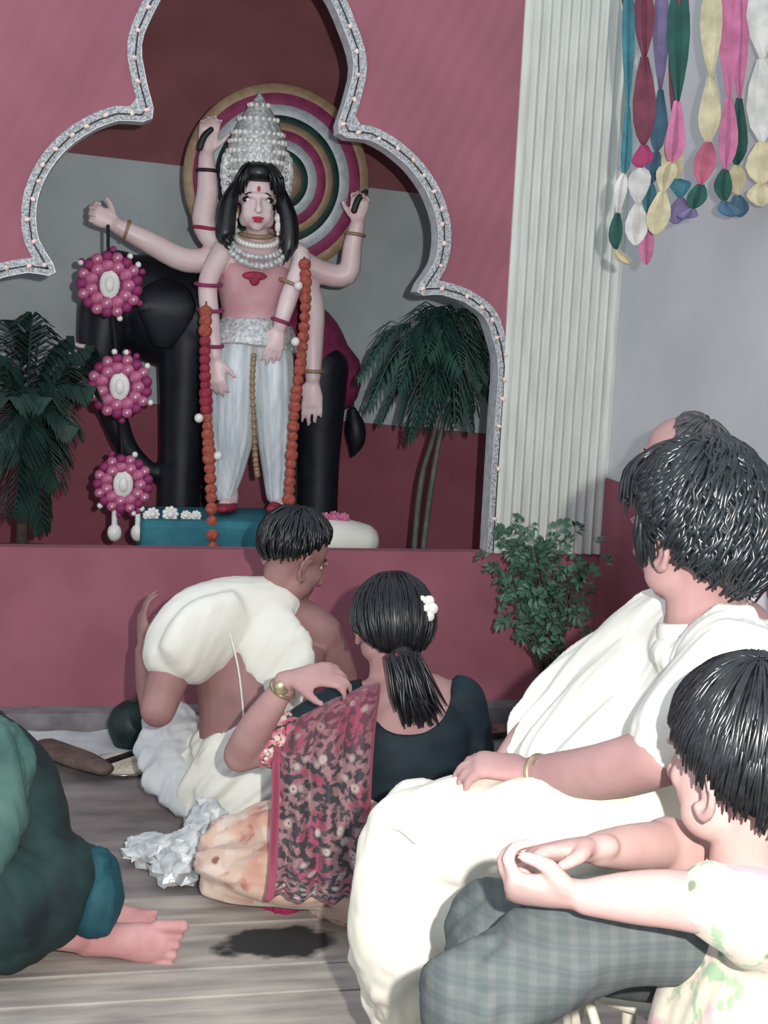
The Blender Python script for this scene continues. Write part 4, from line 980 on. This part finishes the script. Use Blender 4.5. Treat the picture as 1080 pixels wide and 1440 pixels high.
hand(mb_, at(745, 1086, 2.265), dirw(-.96, .12, .10), dirw(-.2, .25, -.95), dirw(-.2, .95, .35), .92, (.6, .65, .4), .10, .0)
loft(mb_, [at(1000, 925, 2.3), srm], [.08, .065], 14); elr, wrr = at(800, 985, 2.55), at(708, 1082, 2.52)
loft(mb_, [srm, at(870, 945, 2.5), elr], [.06, .052, .046], 14); loft(mb_, [elr, at(750, 1035, 2.54), wrr], [.045, .04, .028], 14)
hand(mb_, at(702, 1088, 2.50), dirw(-.75, -.35, -.35), dirw(0, .3, -1), dirw(-.5, -.7, .3), .98, (.4, .6, .4))
fuse('body', mb_, M['skin_mid'], MA, .006, 4)
eyes(MA, LM, xm, ym, zm, .235/.225)
hm = MB(); hair_cap(hm, LM(0, -.030, .004), (xm, ym, zm), (.103, .120, .140), lambda a: math.radians(46 + 94*(.5-.5*math.cos(a))), 900, .0042, .085, 1.7, .006, 6, (0, -.02), seed=21, nz=.05)
strands(hm, [[LM(.0, .01, .135), LM(-.02, .05, .120), LM(-.05, .065, .095), LM(-.074, .055, .055)], [LM(.04, .02, .13), LM(.03, .065, .112), LM(.0, .088, .085)], [LM(-.085, .01, .05), LM(-.088, .018, .0), LM(-.080, .026, -.035)]], 90, .009, .005, 4)
build('hair', hm, M['wavy_hair'], MA)
ku = MB()
loft(ku, [at(1035, 1165, 2.3), at(1025, 1100, 2.28), at(1015, 1020, 2.28), at(1010, 960, 2.27), at(1003, 905, 2.26)], [(.155, .185), (.155, .175), (.150, .185), (.135, .195), (.09, .12)], 28, R0)
ball(ku, at(1000, 918, 2.25), (.10, .11, .050)); ball(ku, at(990, 925, 2.22), (.09, .09, .05))
loft(ku, [at(1000, 918, 2.27), at(1020, 932, 2.18), slm, at(990, 990, 2.06), at(955, 1030, 2.055)], [.085, .085, .088, .078, .072], 20)
loft(ku, [at(985, 915, 2.30), srm, at(885, 935, 2.48), at(810, 985, 2.54), at(762, 1035, 2.535), at(732, 1066, 2.53)], [.085, .092, .088, .080, .068, .050], 20)
loft(ku, [at(930, 960, 2.38), at(860, 1020, 2.42), at(790, 1080, 2.44)], [.10, .10, .085], 20)
loft(ku, [at(960, 1020, 2.30), at(880, 1070, 2.34), at(790, 1100, 2.38)], [.11, .10, .07], 20)
fuse('kurta', ku, M['white'], MA, .008, 4, folds(.012, dirw(-.7, 0, -1), 85, .1, 8))
def collar(c0, axis, r, h, mt, par, gap):
    ax = V(axis).normalized(); gx = V(gap); gx = (gx - ax*gx.dot(ax)).normalized(); gy = ax.cross(gx); q = MB()
    pts = [V(c0) + (gx*math.cos(a) + gy*math.sin(a))*r + ax*(.012*-math.cos(a)) for a in [math.radians(12 + i*336/24) for i in range(25)]]
    loft(q, pts, [(h, .005)]*25, 10, ax, 2); build('collar', q, mt, par)
collar(at(993, 885, 2.245), upM + R0*.1, .072, .020, M['white'], MA, dirw(-.8, .3, 0))
dm = MB()
kl, kr = at(585, 1190, 2.33), at(600, 1160, 2.58)
loft(dm, [at(1020, 1170, 2.28), at(1000, 1180, 2.28)], [.16, .15], 20)
loft(dm, [at(1000, 1172, 2.20), at(850, 1168, 2.23), at(700, 1170, 2.28), kl], [.115, .105, .098, .088], 22)
loft(dm, [at(1000, 1150, 2.4), at(800, 1145, 2.45), kr], [.11, .095, .08], 22)
loft(dm, [kl, at(572, 1280, 2.33), at(580, 1360, 2.34), at(590, 1420, 2.36)], [.09, .098, .088, .07], 22)
loft(dm, [kr, at(560, 1270, 2.50), at(560, 1380, 2.46), at(575, 1440, 2.46)], [.085, .08, .07, .06], 22)
loft(dm, [at(760, 1190, 2.32), at(660, 1230, 2.33), at(600, 1300, 2.34)], [.10, .10, .09], 20)
fuse('dhoti', dm, M['cream'], MA, .009, 4, folds(.009, dirw(-.7, 0, -.6), 70, .12, 9))
from mathutils.bvhtree import BVHTree
DH = [o for o in MA.children if o.name.startswith('dhoti')][0]
bvh = BVHTree.FromPolygons([v.co.copy() for v in DH.data.vertices], [tuple(p.vertices) for p in DH.data.polygons])
def on_dhoti(px, py, lift):
    h = bvh.ray_cast(CAM, ray(px, py).normalized()); return h[0] + h[1]*lift if h[0] is not None else at(px, py, 2.3)
g = []
for i in range(13):
    f = i/12; r_ = []
    a0 = (545 + 95*f, 1165 - 55*f); a1 = (578 + 72*f*.5, 1172 + 22*math.sin(math.pi*f) - 60*f*f*.6)
    for j in range(9): k = j/8; r_.append(on_dhoti(a0[0] + (a1[0]-a0[0])*k, a0[1] + (a1[1]-a0[1])*k, .006 + .010*k))
    g.append(r_)
sheet('dhoti_flap', g, M['cream'], MA, .004, 1)
for kx, D in ((585, 2.36), (575, 2.5)):
    an = at(kx, 1425, D); q = MB(); loft(q, [an, V((an.x, an.y, .10)), V((an.x-.01, an.y, .05))], [.045, .036, .036], 12); loft(q, [V((an.x+.03, an.y, .04)), V((an.x, an.y, .045)) + dirw(-1, .2, 0)*.08, V((an.x, an.y, .022)) + dirw(-1, .2, 0)*.19], [(.034, .036), (.036, .034), (.042, .016)], 14, dirw(.2, 1, 0)); fuse('foot', q, M['skin_mid'], MA, .008, 3)
q = MB(); rw = (wrm - at(845, 1085, 2.14)).to_track_quat('Z', 'Y').to_matrix(); wc = wrm.lerp(at(845, 1085, 2.14), .08); torus(q, wc, .0275, .0055, rw, 24, 8); ball(q, wc - CF*.020 + V((0, 0, .020)), (.016, .012, .012)); build('wrist_watch', q, M['watch'], MA)
stm = at(945, 1330, 2.25); stool(V((stm.x, stm.y, 0)), .42, .20, 'round white metal stool under the man in white')

# ---- BOY in a pastel shirt and plaid trousers
hipb = at(1045, 1370, 1.86)
BO = person(V((hipb.x, hipb.y, 0)), 'boy in a pastel floral shirt and grey plaid trousers with clasped hands')
fB = dirw(-.56, .80, -.10); upB = dirw(-.06, 0, 1); xb, yb_, zb = axes_of(fB, upB)
bb = MB(); hcb = at(1042, 1072, 1.82)
LB = head(bb, hcb, fB, .232, upB)
loft(bb, [hcb - zb*.05 - yb_*.02, at(1050, 1205, 1.82), at(1065, 1260, 1.83)], [.048, .048, .068], 16)
loft(bb, [at(1080, 1420, 1.86), at(1085, 1340, 1.85), at(1075, 1280, 1.84)], [(.10, .12), (.10, .12), (.08, .11)], 20, R0)
slb, srb = at(1085, 1300, 1.70), at(1040, 1262, 1.98)
elb, wrb = at(1062, 1285, 1.60), at(826, 1262, 1.66)
loft(bb, [at(1075, 1280, 1.83), slb], [.06, .05], 14); loft(bb, [slb, elb], [.047, .040], 14, None, 4); loft(bb, [elb, at(960, 1266, 1.62), at(890, 1262, 1.64), wrb], [.037, .035, .031, .022], 16)
hand(bb, at(816, 1258, 1.665), dirw(-.97, .12, .0), dirw(.1, .7, .7), dirw(-.2, -.65, .7), .90, (1.05, 1.15, .75), .04, .9)
elr, wrr = at(940, 1188, 1.93), at(842, 1194, 1.80)
loft(bb, [at(1070, 1275, 1.86), srb], [.06, .05], 14); loft(bb, [srb, elr], [.047, .040], 14, None, 4); loft(bb, [elr, at(885, 1192, 1.86), wrr], [.034, .031, .023], 16)
hand(bb, at(834, 1193, 1.79), dirw(-.92, -.28, -.04), dirw(.1, -.45, -.9), dirw(-.3, -.8, .45), .90, (.35, .65, .5), .04, .7)
fuse('body', bb, M['skin_fair'], BO, .005, 4)
eyes(BO, LB, xb, yb_, zb, .232/.225)
hm = MB(); hair_cap(hm, LB(0, -.022, .014), (xb, yb_, zb), (.100, .122, .128), lambda a: math.radians(60 + 66*(.5-.5*math.cos(a))), 950, .0028, 0, 1, .004, 6, (0, -.1), seed=31, tilt=.12, nz=.02)
build('hair', hm, M['boy_hair'], BO)
sh = MB()
loft(sh, [at(1078, 1520, 1.76), at(1085, 1420, 1.77), at(1088, 1350, 1.79), at(1082, 1295, 1.82), at(1068, 1260, 1.83)], [(.150, .19), (.135, .18), (.115, .165), (.105, .15), (.06, .075)], 26, R0)
ball(sh, at(1065, 1262, 1.82), (.075, .085, .04))
loft(sh, [at(1080, 1285, 1.80), slb, at(1062, 1288, 1.62), at(1008, 1268, 1.61)], [.06, .066, .058, .046], 18)
loft(sh, [at(1070, 1275, 1.88), srb, at(1000, 1235, 1.96)], [.06, .064, .058], 18)
fuse('shirt', sh, M['shirt'], BO, .007, 3, folds(.009, dirw(-.4, 0, -1), 55, .1, 11))
collar(at(1058, 1238, 1.825), upB + R0*.15, .062, .022, mat('cream_collar', (226, 206, 164), None, .8, 12), BO, dirw(-.8, .3, 0))
tr = MB(); knl, knr = at(672, 1402, 1.74), at(702, 1312, 1.96)
loft(tr, [at(1100, 1390, 1.87), at(1080, 1370, 1.86)], [.115, .11], 20)
loft(tr, [at(1050, 1325, 1.80), at(900, 1318, 1.76), at(770, 1352, 1.74), knl], [.078, .058, .064, .073], 24)
loft(tr, [at(1040, 1330, 1.94), at(850, 1315, 1.95), knr], [.09, .082, .077], 24)
for kn, dx in ((knl, 10), (knr, 10)):
    g0 = V((kn.x, kn.y, .09)) + dirw(.2, 0, 0)*.02; loft(tr, [kn, kn.lerp(g0, .5) + dirw(-1, 0, 0)*.005, g0], [.077, .068, .07], 22)
fuse('trousers', tr, M['plaid'], BO, .008, 4, folds(.008, dirw(-.3, .5, -1), 60, .12, 13))
for kn in (knl, knr):
    c0 = V((kn.x, kn.y, .04)) + dirw(.2, 0, 0)*.02; q = MB(); loft(q, [c0 + dirw(1, 0, 0)*.04, c0 + dirw(-1, 0, 0)*.06, c0 + dirw(-1, 0, 0)*.17 + V((0, 0, -.018))], [(.032, .036), (.038, .034), (.038, .018)], 14, dirw(0, 1, 0)); loft(q, [c0, c0 + V((0, 0, .09))], [.035, .036], 12); fuse('foot', q, M['skin_fair'], BO, .008, 3)
stl = at(1105, 1460, 1.84); stool(V((stl.x, stl.y, 0)), .43, .15, 'round white metal stool under the boy in plaid trousers')

# ---- PERSON behind the man in white
hb = at(955, 652, 3.35)
BH = person(V((hb.x+.05, hb.y, 0)), 'balding person mostly hidden behind the head of the man in white')
fH = dirw(-.8, .5, 0); xh, yh, zh = axes_of(fH)
q = MB(); LH = head(q, hb, fH, .225)
cx = V((hb.x, hb.y, 0)) + R0*.10; loft(q, [hb - V((0, 0, .05)), cx + V((-.02, 0, hb.z-.15)), cx + V((0, 0, hb.z-.2))], [.05, .05, .07], 14)
loft(q, [cx + V((0, 0, .5)), cx + V((0, 0, .75)), cx + V((0, 0, hb.z-.22))], [(.13, .16), (.12, .16), (.10, .15)], 20, V((1, 0, 0)))
fuse('body', q, M['skin_mid'], BH, .008, 4); eyes(BH, LH, xh, yh, zh, 1)
hm = MB(); hair_cap(hm, LH(0, -.02, .028), (xh, yh, zh), (.086, .106, .092), lambda a: math.radians(40 + 75*(.5-.5*math.cos(a))), 150, .004, 0, 1, .003, 4, (0, -.55), seed=41); build('hair', hm, M['grey_hair'], BH)
q = MB(); loft(q, [cx + V((0, 0, .46)), cx + V((0, 0, .75)), cx + V((0, 0, hb.z-.24))], [(.14, .17), (.13, .17), (.08, .14)], 22, V((1, 0, 0)))
for sg in (-1, 1): loft(q, [cx + V((0, sg*.12, hb.z-.26)), cx + CF*.02 + V((0, sg*.17, .7)), cx + CF*.14 + V((0, sg*.12, .6))], [.065, .058, .05], 14)
fuse('shirt', q, M['grey_wall'], BH, .009, 3, folds(.005, (0, 0, 1), 40, .1, 2))
q = MB()
for sg in (-1, 1): loft(q, [cx + R0*.085*sg + V((0, 0, .50)), cx + R0*.09*sg + CF*.36 + V((0, 0, .5)), cx + R0*.09*sg + CF*.38 + V((0, 0, .04))], [.085, .07, .055], 16, None, 5)
fuse('trousers', q, M['wood'], BH, .010, 3)
stool(cx + V((.0, 0, 0)), .44, .17, 'round white metal stool under the hidden balding person')

# ---- WOMAN in green at the edge, sitting on folded legs
hg = at(20, 1260, 2.95)
GR = person(V((hg.x, hg.y, 0)), 'person in a dark green sari kneeling with bare soles showing')
q = MB()
def onf(px, py, z): return at_z(px, py, z)
f1a, f1b = onf(122, 1318, .055), onf(226, 1328, .052)
loft(q, [f1a, f1a.lerp(f1b, .4), f1a.lerp(f1b, .8), f1b], [(.042, .038), (.038, .032), (.046, .028), (.036, .020)], 16, V((0, 0, 1)))
for i in range(5):
    o_ = V((0, 0, .036 - .018*i)); dt = (f1b-f1a).normalized(); loft(q, [f1b + o_*1.1 - dt*.01, f1b + o_*1.25 + dt*(.046 - .006*i)], [.011 if i else .015, .0105 if i else .015], 8, None, 2)
f2a, f2b = onf(150, 1290, .06), onf(196, 1298, .05)
loft(q, [f2a, f2b], [.036, .032], 12, None, 3)
for i in range(5): o_ = V((0, -.0, .030 - .014*i)); dt = (f2b-f2a).normalized(); loft(q, [f2b + o_*.8, f2b + o_ + dt*(.035-.003*i)], [.009, .008], 8, None, 1)
hdg = at(-130, 930, 2.95); fG = dirw(-.9, .4, -.2); xg, yg, zg = axes_of(fG); LG = head(q, hdg, fG, .225)
shg = at(-100, 1060, 2.95)
loft(q, [hdg - V((0, 0, .05)), shg], [.05, .065], 14)
loft(q, [at(0, 1270, 2.98), at(-25, 1180, 2.98), at(-60, 1100, 2.96), shg], [(.13, .12), (.11, .12), (.12, .15), (.08, .10)], 20, R0)
for sg in (-1, 1):
    e_ = shg + CF*.20*sg + V((0, 0, -.28)) - R0*.06; w_ = e_ - R0*.22 + V((0, 0, .02)) - CF*.06*sg
    loft(q, [shg + CF*.15*sg + V((0, 0, -.06)), e_, w_], [.05, .042, .027], 14); hand(q, w_ - R0*.01, -R0, V((0, 0, -1)), -CF*sg, .92)
loft(q, [f1a, at(60, 1300, 2.95), at(-60, 1290, 2.9)], [.036, .05, .06], 14); loft(q, [f2a, at(90, 1280, 3.05)], [.034, .05], 14, None, 3)
fuse('body', q, M['skin_pink'], GR, .005, 2); eyes(GR, LG, xg, yg, zg, 1)
hm = MB(); hair_cap(hm, LG(0, -.016, .032), (xg, yg, zg), (.09, .108, .098), lambda a: math.radians(62 + 70*(.5-.5*math.cos(a))), 160, .004, 0, 1, .003, 2, seed=51); build('hair', hm, M['black_hair'], GR)
q = MB()
loft(q, [at(70, 1235, 2.96), at(20, 1250, 2.94), at(-60, 1265, 2.9), at(-160, 1270, 2.86)], [.105, .150, .14, .10], 22)
loft(q, [at(118, 1222, 3.0), at(72, 1258, 2.96), at(10, 1290, 2.92)], [.055, .10, .10], 20)
loft(q, [at(20, 1240, 2.97), at(25, 1150, 2.98), at(5, 1095, 2.97), at(-50, 1060, 2.95)], [.13, .105, .10, .11], 22)
loft(q, [at(72, 1290, 2.93), at(20, 1315, 2.9), at(-60, 1320, 2.86)], [.06, .07, .07], 20)
loft(q, [at(-25, 1180, 2.98), at(-60, 1100, 2.96), at(-92, 1066, 2.95)], [(.13, .14), (.14, .17), (.10, .13)], 22, R0)
for sg in (-1, 1): loft(q, [shg + V((0, 0, -.03)), shg + CF*.16*sg + V((0, 0, -.07)), shg + CF*.19*sg + V((0, 0, -.17)) - R0*.03], [.085, .078, .066], 16)
fuse('sari', q, M['green_sari'], GR, .009, 3, folds(.012, dirw(.5, 0, -.7), 75, .12, 15))
q = MB(); loft(q, [at(138, 1225, 2.99), at(142, 1260, 2.97), at(132, 1288, 2.96)], [(.045, .045), (.052, .05), (.052, .045)], 18); fuse('petticoat', q, M['petticoat'], GR, .008, 3, folds(.008, dirw(0.2, 0, 1), 90, .1, 16))
q = MB(); loft(q, [at(-70, 1050, 2.88), at(-8, 1062, 2.88), at(-2, 1110, 2.85), at(-10, 1180, 2.82), at(-40, 1230, 2.80)], [(.09, .06), (.075, .07), (.065, .06), (.06, .05), (.05, .04)], 18); fuse('shawl', q, M['pale_green'], GR, .008, 3, folds(.009, dirw(.3, 0, -1), 120, .1, 17))

# ================================================================== offerings on the floor
p = at_z(186, 1040, .0); p = V((p.x, 4.42, 0)); 
q = MB(); c0 = V((at_y(186, 1012, 4.42).x, 4.42, .075)); lathe(q, [(.02, -.075), (.06, -.06), (.078, -.02), (.08, .01), (.066, .05), (.035, .075), (.012, .082)], 28, c0, None, lambda ph, z: .04*math.cos(3*ph))
G = thing('green_coconut', V((c0.x, c0.y, 0)), 'dark green coconut standing on the floor by the white papers', 'coconut'); build('husk', q, M['coconut'], G); q = MB(); loft(q, [c0 + V((.0, 0, .07)), c0 + V((.02, -.01, .105))], [.016, .010], 8, None, 2); build('stalk', q, M['brown_stem'], G)
def plate(px, py, r, label, fill, flat=.012):
    c = at_z(px, py, 0); P_ = thing('plate', c, label, 'plate')
    q = MB(); lathe(q, [(r*.6, 0), (r*.95, flat), (r, flat+.002), (r*.95, flat+.003), (r*.6, .005), (.001, .005)], 36, c); build('dish', q, M['steel'], P_)
    if fill:
        q = MB(); lathe(q, [(r*.85, flat*.6), (r*.7, .025), (r*.4, .038), (r*.15, .044), (.001, .046)], 30, c, None, lambda ph, z: .06*math.sin(5*ph+z*90)); build('rice', q, M[fill], P_)
plate(172, 1080, .115, 'steel plate heaped with white rice next to the wooden ladle', 'rice')
plate(688, 1035, .07, 'steel plate on the floor behind the dark blouse', None, .03)
q = MB(); c0 = at_z(100, 1052, 0); pts = []
g = [[V((c0.x + (i/14-.5)*.42, c0.y + (j/9-.5)*.30, .012 + .010*noise.noise(V((i*.6, j*.7, 3))) + .008*noise.noise(V((i*1.7, j*1.9, 1))))) for j in range(10)] for i in range(15)]
tag(sheet('paper_sheet', g, M['gauze'], None, .003, 1), 'crumpled white paper spread on the floor at the stage foot', 'paper')
q = MB(); a, b2 = at_z(62, 1048, .05), at_z(148, 1082, .05); loft(q, [a, a.lerp(b2, .6), b2], [(.05, .02), (.055, .022), (.03, .018)], 14, V((R0))); LD = thing('wooden_ladle', V((b2.x, b2.y, 0)), 'brown wooden ladle with a dark handle lying on white paper', 'ladle'); build('blade', q, M['wood'], LD)
q = MB(); e = at_z(208, 1052, .07); loft(q, [b2 + (a-b2)*.15, e], [.010, .009], 8, None, 3); build('handle', q, M['black'], LD); q = MB(); ball(q, e, (.022, .018, .016)); build('knob', q, M['pink'], LD)
# crumpled foil heap
q = MB(); rnd = random.Random(9); c0 = at_z(235, 1215, .04)
for i in range(16):
    pz = at_z(rnd.uniform(185, 288), rnd.uniform(1195, 1232), .03); ball(q, V((pz.x, pz.y, rnd.uniform(.03, .06))), (rnd.uniform(.03, .05), rnd.uniform(.03, .05), rnd.uniform(.03, .06)))
for px, py, zz_ in ((285, 1170, .08), (292, 1150, .11), (268, 1190, .07)):
    pz = at_z(px, py, zz_); ball(q, pz, (.045, .045, .05))
o = fuse('foil_heap', q, M['plastic'], None, .019, 0, lambda p, n: rnd.uniform(-.010, .010))
for v in o.data.vertices: v.co += V((rnd.uniform(-.008, .008), rnd.uniform(-.008, .008), 0)); v.co.z = max(.001, v.co.z)
for pp in o.data.polygons: pp.use_smooth = False
tag(o, 'crumpled heap of shiny white foil on the floor', 'foil')
